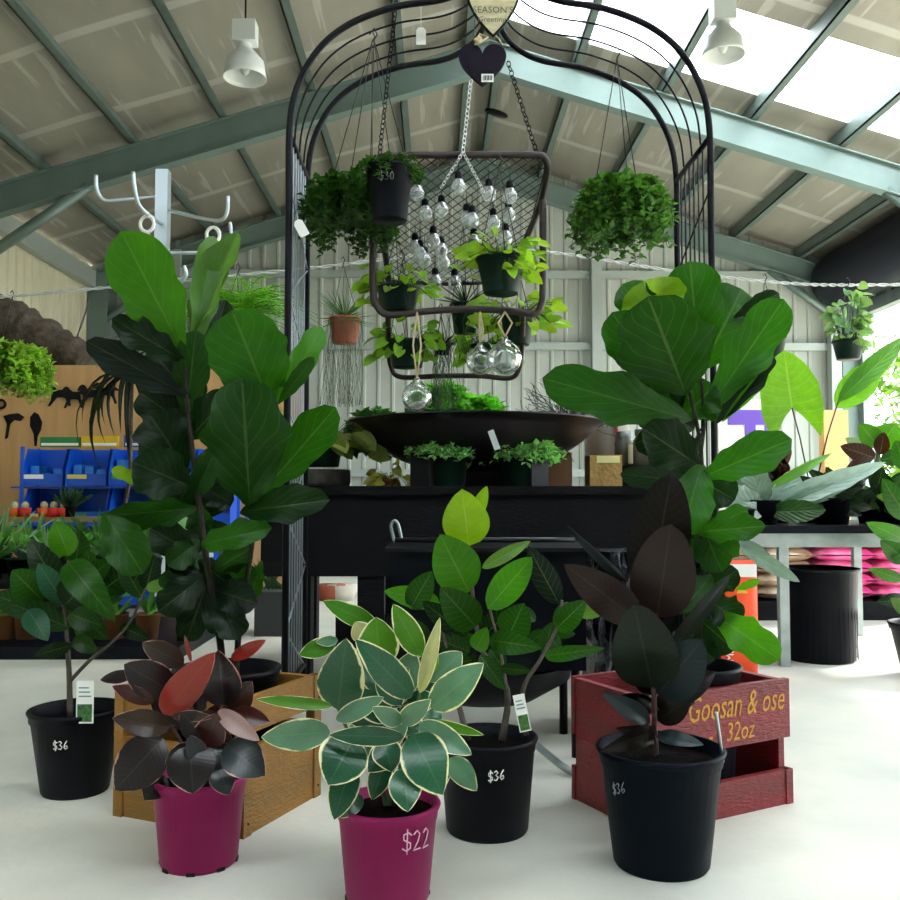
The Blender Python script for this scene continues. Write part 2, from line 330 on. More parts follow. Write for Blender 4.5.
# roller door drum
dr=thing('roller_door_drum','dark rolled-up door drum above the big doorway in the right-hand wall','roller door',(5.46,D0,3.72))
m=MB(); M=Matrix.Rotation(-PI/2,3,'X'); prof=[(.02,D0),(.34,D0),(.34,D0+.1)]+[(.36+.01*(i%2),D0+.1+i*(D1-D0-.1)/60) for i in range(61)]+[(.02,D1)]
m.lathe([(r,z) for r,z in prof],(5.46,0,3.72),28,M=M); m.build('curtain_roll',mat('dark_door_steel',(.006,.007,.014),.5,spec=.15),dr)
for q0,q1 in ((D1-.02,D1+.04),(D0-.06,D0)):
    m=MB(); m.box((5.3,q0,3.5),(XR,q1,3.94)); m.build('bracket',blackm,dr)
# outside
m=MB(); m.box((-60,-40,-.3),(90,90,-.13)); struct(m,'ground_outside',mat('gravel','B5AE9C',.9,noise=.3,nscale=1))
for i,(x,y,z,r) in enumerate([(9.3,19,2.1,2.1),(14.2,21,2.5,2.6),(17.5,29,3.2,3.2),(8.6,14.6,1.0,1.0),(11.4,14.2,1.1,1.2)]):
    lab=['bushy pale green tree beyond the doorway, second from the left','large pale green tree outside the doorway behind the low shrub','tall pale tree furthest away outside the doorway','low green shrub close outside the doorway beside its far post','wide low shrub outside the doorway at the picture edge'][i]
    t=thing('tree' if i<3 else 'shrub',lab,'tree' if i<3 else 'shrub',(x,y,-.13))
    m=MB(); m.tube([(x,y,-.2),(x+.1,y,z*.6),(x,y,z)],[.14,.1,.05]); m.build('trunk',bark,t)
    m=MB()
    for k in range(1500):
        d=V((R.gauss(0,1),R.gauss(0,1),R.gauss(0,1))).normalized()*R.uniform(.6,1); c=V((x,y,z))+V((d.x*r,d.y*r,d.z*min(r,z+.05)*.98))
        m.dleaf(c,c+V((R.uniform(-1,1),R.uniform(-1,1),R.uniform(-1,.4)))*.3,.16,tint=jit((.16,.28,.08)))
    m.build('foliage',LS,t)
# ---------------------------------------------------------------- light
w=bpy.data.worlds.new('sky'); sc.world=w; w.use_nodes=True; bg=w.node_tree.nodes['Background']; bg.inputs[0].default_value=(.86,.96,1,1); bg.inputs[1].default_value=10.0
su=bpy.data.lights.new('hazy_sun','SUN'); su.energy=28; su.angle=.12; su.color=(1,.97,.92); so=bpy.data.objects.new('hazy_sun',su); COL.objects.link(so); so.rotation_euler=V((-.72,-.42,-.60)).to_track_quat('-Z','Y').to_euler()
sc.view_settings.view_transform='Standard'; sc.view_settings.look='None'; sc.view_settings.gamma=1; sc.view_settings.exposure=-.48; sc.view_settings.use_curve_mapping=False
# ---------------------------------------------------------------- pots
def pot_prof(r0,r1,h,lip=.004,band=.03,th=.004):
    return [(.001,0),(r0*.96,0),(r0,.006),(r0+(r1-r0)*.85,h-band),(r1-.001,h-band),(r1+.001,h-.012),(r1+lip,h-.010),(r1+lip+.002,h-.004),(r1+lip,h),(r1-th,h),(r1-th-.004,h-band),(r1-th-.012,h-.05)]
def pot(root,c,r0,r1,h,m,name='pot',holes=None,so=.035,lip=.004):
    c=V(c); b=MB(); b.lathe(pot_prof(r0,r1,h,lip),c,40); o=b.build(name,m,root)
    b=MB(); b.lathe([(r1-.008,h-so),(r1*.6,h-so+.006),(.002,h-so+.012)],c,24); b.build('soil',soil,root)
    if holes:
        for k in range(8):
            a=2*PI*k/8+holes; M=Matrix.Translation(c)@Matrix.Rotation(a,4,'Z')
            b=MB(); b.box((r0-.006,-.009,.0),(r0+.0015,.009,.008),M); b.build('drain_slot',mat('slot_shadow_black',(.01,.002,.006),.9),o)
    return o
def potwrite(o,c,r0,r1,h,text,px,py,hh,th=.0016,tilt=0,m=white):
    c=V(c); z0=P(px,py,c.y-r1*.9).z-c.z; T=P(px,py,c.y-r1*.8); a0=math.atan2(T.y-c.y,T.x-c.x)
    d=math.asin(max(-1,min(1,(P(px,py,c.y).x-c.x)/r1))) if True else 0
    a0=-PI/2+math.asin(max(-.95,min(.95,(T.x-c.x)/r1)))
    def S(x,z):
        zz=z0+z-x*tilt; r=r0+(r1-r0)*.85*zz/(h-.03)+.0012; a=a0+x/r; return c+V((math.cos(a)*r,math.sin(a)*r,zz))
    b=MB(); writing(b,text,S,hh,th); b.build('price_writing',m,o)
def L3(px,py,D,d=0): return P(px,py,D+d)
TI={}
def leaves(mb,D,data,**kw):
    """bx,by,tx,ty,width_px,depth_base,depth_tip,tint,(opts)"""
    for q in data:
        bx,by,tx,ty,w,db,dt,tint=q[:8]; o=dict(kw); 
        if len(q)>8: o.update(q[8])
        t=TI[tint]; T=P(tx,ty,D+dt); B=P(bx,by,D+db)
        mb.leaf(B,T,1.1*w*(D+(db+dt)/2)/900,tint=jit(t,.12),**o)
def stems(mb,D,paths,tint=None):
    for pts,r0,r1 in paths:
        p=spline([P(a,b,D+(c[0] if c else 0)) for a,b,*c in pts],5); n=len(p)
        mb.tube(p,[r0+(r1-r0)*i/(n-1) for i in range(n)],8)
def fill(mb,D,cx,cy,rx,ry,cnt,w,L,tints,dd=.05,**kw):
    for i in range(cnt):
        a=R.uniform(0,2*PI); f=R.uniform(.0,.6); bx=cx+math.cos(a)*rx*f; by=cy+math.sin(a)*ry*f; a+=R.uniform(-.5,.5)
        tx=bx+math.cos(a)*L*R.uniform(.7,1.1); ty=by+math.sin(a)*L*.8*R.uniform(.7,1.1)-L*.1; d0=R.uniform(.3,1)*dd
        mb.leaf(P(bx,by,D+d0),P(tx,ty,D+d0+R.uniform(-.06,.05)),w*R.uniform(.8,1.2)*D/900,tint=jit(TI[R.choice(tints)],.15),roll=R.uniform(-.8,.8),bend=R.uniform(.05,.2),**kw)
def tagcard(root,px,py,D,w,h,stick=0,label=None,tilt=0):
    a=P(px,py,D); M=Matrix.Translation(a)@Matrix.Rotation(tilt,4,'Y')
    b=MB(); b.box((-w/2,-.001,-h/2),(w/2,.001,h/2),M); o=b.build('plant_tag',paper,root)
    b=MB(); b.box((-w*.42,-.002,-h*.46),(w*.42,-.001,-h*.05),M); b.build('tag_picture',mat('tag_photo_green',(.06,.22,.04),.6,noise=.7,nscale=120),o)
    b=MB(); 
    for k in range(3): b.box((-w*.36,-.002,h*(.12+.1*k)),(w*.36*(1-.2*k),-.001,h*(.15+.1*k)),M)
    b.build('tag_print',mat('tag_ink','6F8C94',.7),o)
# ---------------------------------------------------------------- wooden crates
def crate(name,label,C,ang,Lf,Ls,H,m,side=1,planks=((.17,.32),(0,.088)),seed=0,wm=None,inner=None):
    """C near corner; front runs from C along angle ang; depth goes to the left-normal"""
    u=V((math.cos(ang),math.sin(ang),0)); n=V((-math.sin(ang),math.cos(ang),0)); C=V(C)
    M=Matrix(((u.x,n.x,0,C.x),(u.y,n.y,0,C.y),(0,0,1,0),(0,0,0,1)))
    root=thing(name,label,'crate',C+u*Lf/2+n*Ls/2); T=.014
    pl=[]
    for a,b_ in planks:
        for y in (0,Ls-T):
            b=MB(); b.box((-.004,y-.003 if y==0 else y,a),(Lf+.004,y+T,b_),M); o=b.build('side_slat',m,root); 
            if y==0: pl.append(o)
    for x in (0,Lf-.02):
        for za,zb_ in (((0,H-.004),) if m is redw else ((0,.10),(.105,.195),(.235,H-.004))):
            b=MB(); b.box((x,T,za),(x+.02,Ls-T,zb_),M); b.build('end_board',m,root)
    b=MB(); b.box((.02,T,.012),(Lf-.02,Ls-T,.024),M); b.build('bottom_board',m,root)
    return root,pl,u,n,M
yel=mat('yellow_crate_wood','8F611A',.6,noise=.55,nscale=7,bump=.5,bscale=50,col2=(.20,.10,.014),stretch=(1,1,3))
redw=mat('red_crate_wood','841420',.5,noise=.55,nscale=6,bump=.5,bscale=50,col2=(.16,.012,.014),stretch=(1,1,4))
a24=math.radians(66)
# yellow crate: near corner C, one side runs left-back, the other right-back
yc,pl,u,n,M=crate('wooden_crate','worn yellow wooden crate behind the left magenta pot, holding a fiddle leaf fig',(-.454,2.15,0),math.radians(66),.33,.38,.32,yel,planks=((.235,.32),(.0,.20)))
for q in ((.0,.0),(.31,0),(.0,.366)):
    b=MB(); b.box((q[0]-.006,q[1]-.008,0),(q[0]+.026,q[1]+.02,.32),M); b.build('corner_post',yel,yc)
b=MB()
for z in (.03,.17,.26,.3):
    for x in (.01,.32): 
        b.lathe([(.0035,0),(.001,.002)],M@V((x,-.0085,z)),8,M=Matrix.Rotation(PI/2,3,'X'))
b.build('nail_heads',blackm,yc)
rc,pl,u,n,M=crate('wooden_crate','red wooden crate lettered in yellow, behind the dark rubber plant pot',(.495,2.155,0),math.radians(27.2),.475,.295,.32,redw)
b=MB(); uu=u; 
def onface(x,z): return M@V((x,-.0035,z))
textmesh(b,'Goosan & ose',onface(.29,.245),u*.66,(0,0,1),.088,.3,.0008); textmesh(b,'- - 32oz',onface(.27,.186),u*.75,(0,0,1),.066,.2,.0008)
b.build('yellow_lettering',mat('faded_yellow_paint','D99A1E',.6,noise=.35,nscale=60),pl[0])
for x in (.0,.46):
    b=MB(); b.box((x,-.006,.0),(x+.024,.02,.088),M); b.build('corner_block',redw,rc)
# ---------------------------------------------------------------- hero plants
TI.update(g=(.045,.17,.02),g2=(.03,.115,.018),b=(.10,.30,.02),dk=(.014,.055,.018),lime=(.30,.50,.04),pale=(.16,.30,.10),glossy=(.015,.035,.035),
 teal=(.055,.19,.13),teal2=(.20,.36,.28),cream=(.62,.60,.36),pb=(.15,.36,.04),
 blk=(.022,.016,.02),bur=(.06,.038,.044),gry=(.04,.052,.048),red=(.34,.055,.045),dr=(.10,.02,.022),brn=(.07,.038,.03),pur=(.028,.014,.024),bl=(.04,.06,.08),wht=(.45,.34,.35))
G1='potted trees and houseplants in price-marked pots on the floor'
# fiddle leaf fig in the yellow crate
D=2.40; c=P(227,672,2.385); c.z=.026
ff=thing('potted_fiddle_leaf_fig','tall fiddle leaf fig standing in the yellow crate, left of the arch','plant',c)
pot(ff,c,.115,.135,.325,blackp)
FL=[(183,352,121,231,60,0,-.15,'b',dict(bend=.08,wave=.05,roll=.15)),(188,348,238,232,34,0,.05,'pale',dict(bend=-.1,fold=.6,wave=.14,roll=.5)),
(192,356,214,236,34,.02,.1,'pale',dict(wave=.12,fold=.3,roll=-.4)),
(186,362,112,318,30,0,-.1,'dk',dict(wave=.15)),(192,398,86,341,32,0,-.12,'glossy',dict(bend=-.05,fold=.3)),(188,392,150,350,36,.02,.05,'glossy',{}),
(186,420,196,330,34,.05,.0,'g2',dict(fold=.1)),(200,380,226,300,26,.06,.12,'dk',{}),
(272,410,232,310,72,.03,-.08,'g',dict(bend=.1,fold=.2,wave=.07)),(276,406,322,327,24,0,.05,'b',dict(fold=.1)),(278,404,314,357,15,0,-.06,'g2',{}),
(250,508,242,378,74,0,-.12,'g2',dict(bend=.12,fold=.25,wave=.09)),(256,500,336,407,40,.02,-.1,'g',dict(bend=-.12,wave=.05)),
(190,486,132,462,50,0,-.1,'dk',dict(bend=.15)),(186,470,150,415,56,.05,0,'dk',{}),(192,430,140,392,40,.06,.05,'dk',{}),(188,440,232,392,36,.06,.0,'dk',{}),
(198,508,104,516,34,0,-.12,'g2',dict(bend=.2,roll=.5)),(104,512,143,574,40,-.12,-.16,'g',dict(bend=.1)),
(156,486,111,469,13,.05,0,'lime',{}),(190,504,218,446,24,.02,-.03,'g2',{}),(240,512,330,500,36,.03,-.12,'dk',dict(bend=.12,roll=.5)),
(200,545,272,528,28,0,-.08,'g',dict(bend=.2,roll=.6)),(196,555,150,528,34,0,-.05,'dk',dict(bend=.1)),(205,575,158,612,32,0,-.1,'dk',{}),
(214,570,252,548,26,.03,.0,'g2',{}),(215,590,258,604,34,.02,-.08,'glossy',{}),(216,590,238,640,34,.02,-.06,'dk',{}),(208,580,186,642,32,.02,-.04,'dk',{}),
(200,540,168,566,26,0,-.06,'g2',{}),(198,560,230,585,24,.05,.03,'dk',{}),(202,600,160,575,20,.02,0,'g2',{}),(212,520,250,560,24,.06,.05,'dk',{}),(196,478,230,508,30,.05,.05,'dk',{}),(262,560,250,600,16,.1,.1,'g',{})]
b=MB(); leaves(b,D,FL,shape='fiddle',wave=.075,k=2.1,fold=.26,n=22,m=4); fill(b,D,196,470,22,110,18,34,52,['dk','g2'],.12,shape='fiddle',wave=.05,k=2,n=16); fill(b,D,208,585,28,40,12,28,38,['dk','g2','g'],.1,shape='fiddle',wave=.05,k=2,n=16); b.build('foliage',LFF,ff)
b=MB(); stems(b,D,[([(222,675),(220,640),(208,570),(196,480),(187,400),(184,345)],.011,.005),([(236,675),(240,620),(250,560),(258,500),(272,408)],.009,.004),([(208,570),(206,540),(196,505)],.005,.003)]); b.build('stem',stemf,ff)
# fiddle leaf fig in the red crate
c=V((.674,2.388,.026)); D=2.40
fr=thing('potted_fiddle_leaf_fig','broad fiddle leaf fig standing in the red crate, in front of the arch','plant',c)
pot(fr,c,.10,.121,.33,blackp,lip=.004)
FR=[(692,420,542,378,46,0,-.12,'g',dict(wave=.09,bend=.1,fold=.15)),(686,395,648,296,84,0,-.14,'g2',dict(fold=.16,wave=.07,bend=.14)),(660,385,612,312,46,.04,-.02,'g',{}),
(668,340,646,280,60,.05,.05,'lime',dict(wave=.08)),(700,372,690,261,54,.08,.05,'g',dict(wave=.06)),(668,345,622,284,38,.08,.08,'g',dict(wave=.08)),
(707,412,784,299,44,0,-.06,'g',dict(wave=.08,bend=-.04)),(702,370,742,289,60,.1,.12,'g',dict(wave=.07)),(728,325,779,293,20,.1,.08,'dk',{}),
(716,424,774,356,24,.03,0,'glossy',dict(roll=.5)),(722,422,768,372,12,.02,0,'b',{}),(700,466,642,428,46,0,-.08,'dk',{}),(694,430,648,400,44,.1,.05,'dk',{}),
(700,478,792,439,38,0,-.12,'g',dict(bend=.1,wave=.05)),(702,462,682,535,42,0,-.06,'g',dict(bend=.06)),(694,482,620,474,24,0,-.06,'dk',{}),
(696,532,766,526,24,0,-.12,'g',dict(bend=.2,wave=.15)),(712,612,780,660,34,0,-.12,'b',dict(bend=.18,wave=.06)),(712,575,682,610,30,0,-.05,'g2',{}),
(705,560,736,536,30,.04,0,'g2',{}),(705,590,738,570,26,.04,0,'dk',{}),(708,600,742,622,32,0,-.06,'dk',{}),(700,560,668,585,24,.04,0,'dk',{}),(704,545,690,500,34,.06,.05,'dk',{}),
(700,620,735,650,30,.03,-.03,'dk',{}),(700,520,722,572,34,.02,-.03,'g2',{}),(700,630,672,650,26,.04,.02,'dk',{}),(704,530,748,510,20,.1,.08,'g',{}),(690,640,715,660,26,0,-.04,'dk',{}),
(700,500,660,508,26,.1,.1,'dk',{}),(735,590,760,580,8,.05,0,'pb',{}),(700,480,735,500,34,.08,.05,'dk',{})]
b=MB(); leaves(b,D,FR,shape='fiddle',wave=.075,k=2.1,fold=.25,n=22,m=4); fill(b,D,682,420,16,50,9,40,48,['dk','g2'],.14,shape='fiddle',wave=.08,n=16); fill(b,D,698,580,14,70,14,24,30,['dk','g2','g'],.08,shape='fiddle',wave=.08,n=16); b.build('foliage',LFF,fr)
b=MB(); stems(b,D,[([(688,690),(697,640),(704,580),(700,520),(701,450),(688,385)],.011,.005),([(701,450),(704,420),(700,370)],.006,.004)]); b.build('stem',stemf,fr)
# dark rubber plant, front right
D=2.0; c=P(660,745,1.995); c.z=0
rp=thing('potted_rubber_plant','dark burgundy rubber plant in the black pot in front of the red crate','plant',c)
o=pot(rp,c,.103,.134,.25,mat('slate_black_plastic',(.0015,.004,.009),.45,bump=.05,spec=.06),so=.03); potwrite(o,c,.103,.134,.25,'$36',614,806,.022,.0010,-.35,mat('grey_chalk','8E98A2',.7))
RD=[(657,618,671,524,58,0,-.05,'bur',dict(shape='round',bend=.04,fold=.08)),(650,590,672,473,56,.06,.03,'blk',dict(shape='round',fold=.1)),(641,622,564,564,36,.02,-.05,'bur',dict(fold=.1)),
(627,582,565,523,15,.0,-.06,'bl',dict(roll=.9,fold=.3)),(652,688,634,604,60,0,-.12,'gry',dict(shape='round',fold=.1,bend=.05)),(664,660,731,574,17,0,-.05,'gry',dict(roll=.5)),
(658,694,702,640,48,0,-.08,'bl',dict(shape='round',fold=.15)),(650,722,602,692,19,0,-.1,'bl',{}),(652,732,598,752,22,0,-.08,'blk',dict(bend=.3,roll=.6)),(657,735,704,745,18,0,-.05,'bl',dict(bend=.35,roll=.6)),
(656,706,715,672,26,.03,.03,'blk',dict(bend=.1)),(652,735,615,728,16,.02,-.06,'blk',dict(bend=.3)),(657,720,690,700,24,.03,0,'blk',{})]
b=MB(); leaves(b,D,RD,fold=.15,n=16,shape='oval'); fill(b,D,655,700,14,40,7,22,34,['blk','bl'],.06); b.build('foliage',LD,rp)
b=MB(); stems(b,D,[([(656,762),(654,700),(654,640),(657,610)],.007,.004),([(654,640),(650,600),(652,580)],.004,.003)]); b.build('stem',stemr,rp)
b=MB(); a=P(723,762,1.95); t=P(716,712,1.93); b.tube([a,a.lerp(t,.5),t],.0035,6); b.build('label_stake',galv,rp)
# green rubber plant centre
D=2.2; c=P(487,735,2.2); c.z=0
gp=thing('potted_rubber_plant','bright green rubber plant in the black pot marked 36, in the centre','plant',c)
o=pot(gp,c,.098,.117,.222,blackp); potwrite(o,c,.098,.117,.222,'$36',487,781,.022,.0016,-.12)
GE=[(469,546,462,489,43,0,-.05,'lime',dict(fold=.1)),(474,520,487,486,13,.03,.02,'lime',{}),(469,592,440,534,44,0,-.06,'b',dict(fold=.1,bend=.06)),(482,568,531,541,14,.03,0,'pale',dict(roll=.3)),
(488,609,532,557,30,0,-.03,'b',dict(bend=-.08)),(559,604,528,546,24,.02,0,'glossy',{}),(476,627,440,587,34,0,-.08,'g',dict(bend=.1)),(467,636,422,601,21,.02,0,'dk',{}),
(410,609,432,571,24,.04,.02,'g2',{}),(440,603,384,591,20,.06,.05,'b',{}),(508,638,524,603,32,0,-.05,'g',{}),(556,629,586,600,24,0,-.05,'g',dict(fold=.35)),(578,615,612,606,13,.03,0,'pale',{}),
(545,656,605,648,15,0,-.1,'g',dict(bend=.2,fold=.35)),(476,650,487,627,18,-.03,-.1,'b',{}),(490,640,542,648,22,-.02,-.1,'g',dict(bend=.2)),(500,668,531,671,11,-.02,-.05,'g2',{}),(544,654,552,622,17,.03,.03,'g2',{}),
(470,652,430,636,20,.02,0,'g2',{}),(472,660,436,668,18,.02,0,'g2',{}),(480,640,510,610,24,.04,.03,'dk',{}),(480,655,505,690,16,-.02,-.06,'g2',{}),(462,668,432,655,16,.05,.04,'dk',{}),(430,640,400,620,18,.06,.06,'g2',{}),(508,604,492,585,14,.03,.03,'g2',{})]
b=MB(); leaves(b,D,GE,fold=.16,n=14,shape='oval'); fill(b,D,480,640,40,30,14,18,32,['dk','g2','g'],.1); fill(b,D,545,630,25,20,6,16,28,['g2','g'],.1); b.build('foliage',LF,gp)
b=MB(); stems(b,D,[([(502,740),(507,690),(482,650),(474,605),(469,546)],.009,.003),([(526,735),(523,690),(540,660),(558,625),(562,600)],.007,.003),([(468,740),(455,690),(448,655),(440,620)],.008,.003),([(507,690),(500,650),(490,610)],.004,.003)]); b.build('stem',stemb,gp)
tagcard(gp,522,713,2.09,.027,.085,tilt=-.2)
# variegated rubber plant
D=1.84; c=P(388,800,1.84); c.z=0
vp=thing('potted_rubber_plant','cream-edged variegated rubber plant in the magenta pot marked 22','plant',c)
o=pot(vp,c,.083,.1,.187,pinkp,holes=.2,so=.02,lip=.004); potwrite(o,c,.083,.1,.187,'$22',402,852,.038,.0016,.06,mat('pink_white_chalk','E9B8CE',.7))
VA=[(338,710,346,638,43,0,-.08,'teal',dict(fold=.1)),(412,697,355,639,29,-.03,-.1,'teal',dict(fold=.15)),(420,693,440,617,15,-.04,-.08,'cream',dict(fold=.4)),(421,656,393,604,24,.02,0,'pb',{}),(434,672,430,640,12,.02,.02,'lime',{}),
(431,708,484,663,31,-.04,-.1,'teal2',dict(fold=.2)),(430,682,462,652,28,.03,.03,'teal2',{}),(380,668,376,617,38,.02,.02,'pb',dict(fold=.1)),(366,640,355,622,20,.03,.03,'cream',{}),(378,627,323,601,19,.06,.05,'b',dict(bend=.08)),(336,642,299,655,18,.05,.03,'b',{}),(338,640,316,642,10,.04,.03,'teal2',{}),
(333,706,256,699,12,-.05,-.1,'pb',dict(bend=.06,fold=.3)),(330,732,261,737,29,-.04,-.1,'teal2',dict(bend=.06,roll=.2)),(354,738,328,785,46,-.08,-.14,'teal',dict(fold=.12)),(352,762,334,820,28,-.04,-.1,'teal',{}),
(404,737,329,735,18,-.1,-.12,'teal',dict(fold=.1,roll=.2)),(401,723,372,707,17,-.1,-.14,'teal2',{}),(401,723,431,699,19,-.1,-.14,'teal2',{}),(413,734,443,795,44,-.08,-.16,'teal',dict(fold=.12)),(419,724,472,755,24,-.05,-.12,'teal2',{}),(432,722,484,735,10,-.02,-.08,'pb',{}),
(450,758,477,791,22,-.03,-.09,'teal2',{}),(404,768,408,812,31,-.1,-.16,'teal',dict(fold=.12)),(384,740,392,772,28,-.05,-.08,'teal',{}),(402,705,380,662,30,.0,0,'teal',{}),(336,720,384,697,18,-.06,-.08,'teal2',{}),(362,795,340,818,16,-.04,-.08,'teal',{}),
(398,740,368,772,26,-.02,-.05,'teal',{}),(396,700,415,650,28,.03,.03,'teal2',{}),(386,760,372,800,22,0,-.04,'teal',{}),(415,770,440,770,20,0,-.03,'teal',{}),(392,720,350,690,26,.02,.02,'teal',{}),(380,745,408,725,20,-.02,-.04,'teal2',{}),(425,790,450,775,16,.02,0,'dk',{}),(398,770,398,805,18,0,-.02,'teal',{}),(430,672,425,652,26,.05,.04,'teal',{})]
b=MB(); leaves(b,D,VA,fold=.18,n=16,shape='oval'); fill(b,D,390,715,40,60,24,26,40,['teal','teal','teal2'],.08); b.build('foliage',LV,vp)
b=MB(); stems(b,D,[([(386,806),(378,780),(350,735),(338,708)],.005,.003),([(390,806),(400,770),(412,730),(422,680)],.006,.003),([(388,806),(392,770),(385,720),(380,670)],.006,.003),([(394,806),(420,770),(440,740)],.004,.0025)]); b.build('stem',stemg,vp)
# burgundy rubber plant
D=2.02; c=P(200,780,2.02); c.z=0
bp_=thing('potted_rubber_plant','burgundy rubber plant with red new leaves in the left magenta pot','plant',c)
pot(bp_,c,.083,.1,.187,pinkp,holes=.05,so=.02,lip=.004)
BU=[(163,714,215,652,31,-.04,-.1,'red',dict(fold=.1)),(224,705,218,650,36,-.02,-.06,'pur',dict(fold=.25)),(231,659,266,640,13,0,0,'red',{}),(191,662,185,635,5,0,0,'red',dict(fold=.6)),(184,664,142,643,22,.02,0,'brn',{}),
(172,692,124,664,34,0,-.05,'pur',{}),(134,674,100,680,12,0,-.02,'pur',{}),(154,702,112,686,15,-.03,-.06,'dr',{}),(170,727,112,718,24,-.04,-.1,'brn',{}),(163,738,115,790,44,-.06,-.12,'pur',dict(fold=.15)),
(218,711,260,741,17,-.06,-.12,'wht',dict(fold=.2)),(232,712,270,722,18,-.03,-.06,'dr',{}),(226,744,265,776,36,-.06,-.12,'bl',dict(fold=.12)),(231,711,252,681,24,0,-.03,'brn',{}),(190,745,193,794,42,-.08,-.12,'pur',dict(fold=.12)),
(218,765,229,795,24,-.07,-.1,'bl',{}),(165,776,144,800,24,-.05,-.08,'pur',{}),(205,746,218,713,30,-.05,-.08,'dr',{}),(172,716,214,717,10,-.06,-.08,'brn',{}),(205,735,180,712,26,-.06,-.09,'pur',{}),(196,748,165,765,22,-.06,-.1,'gry',{}),
(205,750,240,762,24,-.04,-.07,'pur',{}),(200,760,190,735,18,-.08,-.1,'bl',{}),(214,745,222,775,20,-.05,-.08,'pur',{}),(210,690,190,665,26,.02,.02,'dr',{}),(190,720,150,700,24,0,0,'pur',{}),(236,690,222,660,18,-.02,-.03,'red',{})]
b=MB(); leaves(b,D,BU,fold=.18,n=16,shape='oval'); fill(b,D,198,720,30,35,16,22,36,['pur','dr','brn','gry'],.08); b.build('foliage',LB,bp_)
b=MB(); stems(b,D,[([(200,788),(198,740),(190,700),(191,662)],.006,.003),([(203,788),(210,750),(222,705)],.005,.003),([(197,788),(185,750),(165,715)],.005,.003)]); b.build('stem',stemr,bp_)
# left plant in the black pot
D=2.5; c=P(77,705,2.5); c.z=0
lp=thing('potted_ficus_tree','young branching green tree in the black pot marked 36, front left','plant',c)
o=pot(lp,c,.088,.121,.222,blackp); potwrite(o,c,.088,.121,.222,'$36',54,750,.022,.0016,-.05)
LP_=[(69,556,55,521,25,0,-.03,'b',{}),(75,570,80,530,22,.05,.05,'g2',{}),(68,562,116,622,30,-.02,-.12,'g',dict(bend=.22)),(42,600,12,570,32,0,-.06,'g',{}),(64,603,38,563,22,-.02,-.06,'teal',{}),(64,606,96,574,36,-.03,-.06,'dk',{}),
(28,610,48,641,22,-.04,-.1,'teal',{}),(70,614,102,626,22,-.05,-.08,'g2',{}),(70,628,8,602,24,0,-.03,'g2',{}),(72,645,34,656,14,0,-.04,'dk',{}),(74,638,98,652,16,-.03,-.06,'g2',{}),(100,592,136,566,28,.06,.02,'dk',{}),(40,612,-8,594,24,.03,0,'g2',{}),
(60,590,30,540,26,.05,.05,'dk',{}),(80,600,120,596,24,.03,0,'g2',{}),(92,596,88,550,24,.06,.04,'g',{}),(60,620,20,625,20,.03,.03,'dk',{}),(80,615,108,640,20,0,-.04,'g2',{}),(146,588,182,582,12,0,-.05,'pale',{}),(142,598,120,560,20,.03,.03,'g2',{}),(146,590,155,555,20,.03,.03,'dk',{}),
(66,580,45,585,26,.02,0,'dk',{}),(85,580,112,560,20,.03,0,'g2',{}),(70,600,75,560,26,.04,.02,'g',{}),(120,626,150,640,14,.02,0,'dk',{})]
b=MB(); leaves(b,D,LP_,fold=.18,n=14,shape='oval'); fill(b,D,65,600,45,30,26,22,34,['dk','g2','g','g'],.12); b.build('foliage',LF,lp)
b=MB(); stems(b,D,[([(70,716),(69,670),(66,630),(64,600),(68,560)],.009,.004),([(71,680),(90,660),(110,644),(130,622),(146,588)],.006,.003),([(66,630),(50,612),(40,600)],.004,.003),([(66,620),(85,600),(100,590)],.004,.003)]); b.build('stem',stemb,lp)
tagcard(lp,85,702,2.39,.045,.11)
# ---------------------------------------------------------------- arch
ar=thing('garden_arch','black iron garden arch with lattice sides spanning the display','arch',(P(500,500,3.43).x,3.43,0))
pts=[(288,300),(288,200),(288,130),(297,88),(318,50),(350,24),(395,7),(440,0),(465,-10),(485,-28),(500,-62)]
prof=[P(a,b,3.2) for a,b in pts]; XA=P(500,0,3.2).x; prof=[V((XA-(XA-P(288,300,3.2).x) if i<3 else p.x,0,p.z)) for i,p in enumerate(prof)]
half=spline(prof,6); hw=XA-half[0].x
def archline(y,r,mb,leg=True,k=1):
    l=[V((XA-(XA-p.x),y,p.z)) for p in half]; rgt=[V((2*XA-p.x,y,p.z)) for p in reversed(l)]
    if not leg: 
        z0=P(288,135,3.2).z; l=[p for p in l if p.z>=z0]; rgt=[p for p in rgt if p.z>=z0]
    else: l=[V((l[0].x,y,0))]+l; rgt=rgt+[V((rgt[-1].x,y,0))]
    mb.tube(l,r,8); mb.tube(rgt,r,8)
for y in (3.2,3.66): b=MB(); archline(y,.0125,b); b.build('main_frame',blackm,ar)
for y in (3.315,3.43,3.545): b=MB(); archline(y,.004,b,False); b.build('arch_rod',blackm,ar)
zs=P(288,135,3.2).z
latm=mat('highlit_rod','8F98A0',.35,metal=.5)  # left rods' highlights are put into their colour; the right lattice stays black
for sx in (-1,1):
    x=XA+sx*hw
    for z in (zs,.12): b=MB(); b.tube([(x,3.2,z),(x,3.66,z)],.011,8); b.build('crossbar',blackm,ar)
    b=MB()
    for y in (3.29,3.35,3.41,3.47,3.53,3.59): b.tube([(x,y,.12),(x,y,zs)],.0035,5)
    z=.12; f=0
    while z<zs-.2:
        b.tube([(x+.002,3.2 if f else 3.66,z),(x+.002,3.66 if f else 3.2,z+.2)],.0035,5); z+=.2; f=1-f
    b.build('lattice',latm if sx<0 else blackm,ar)
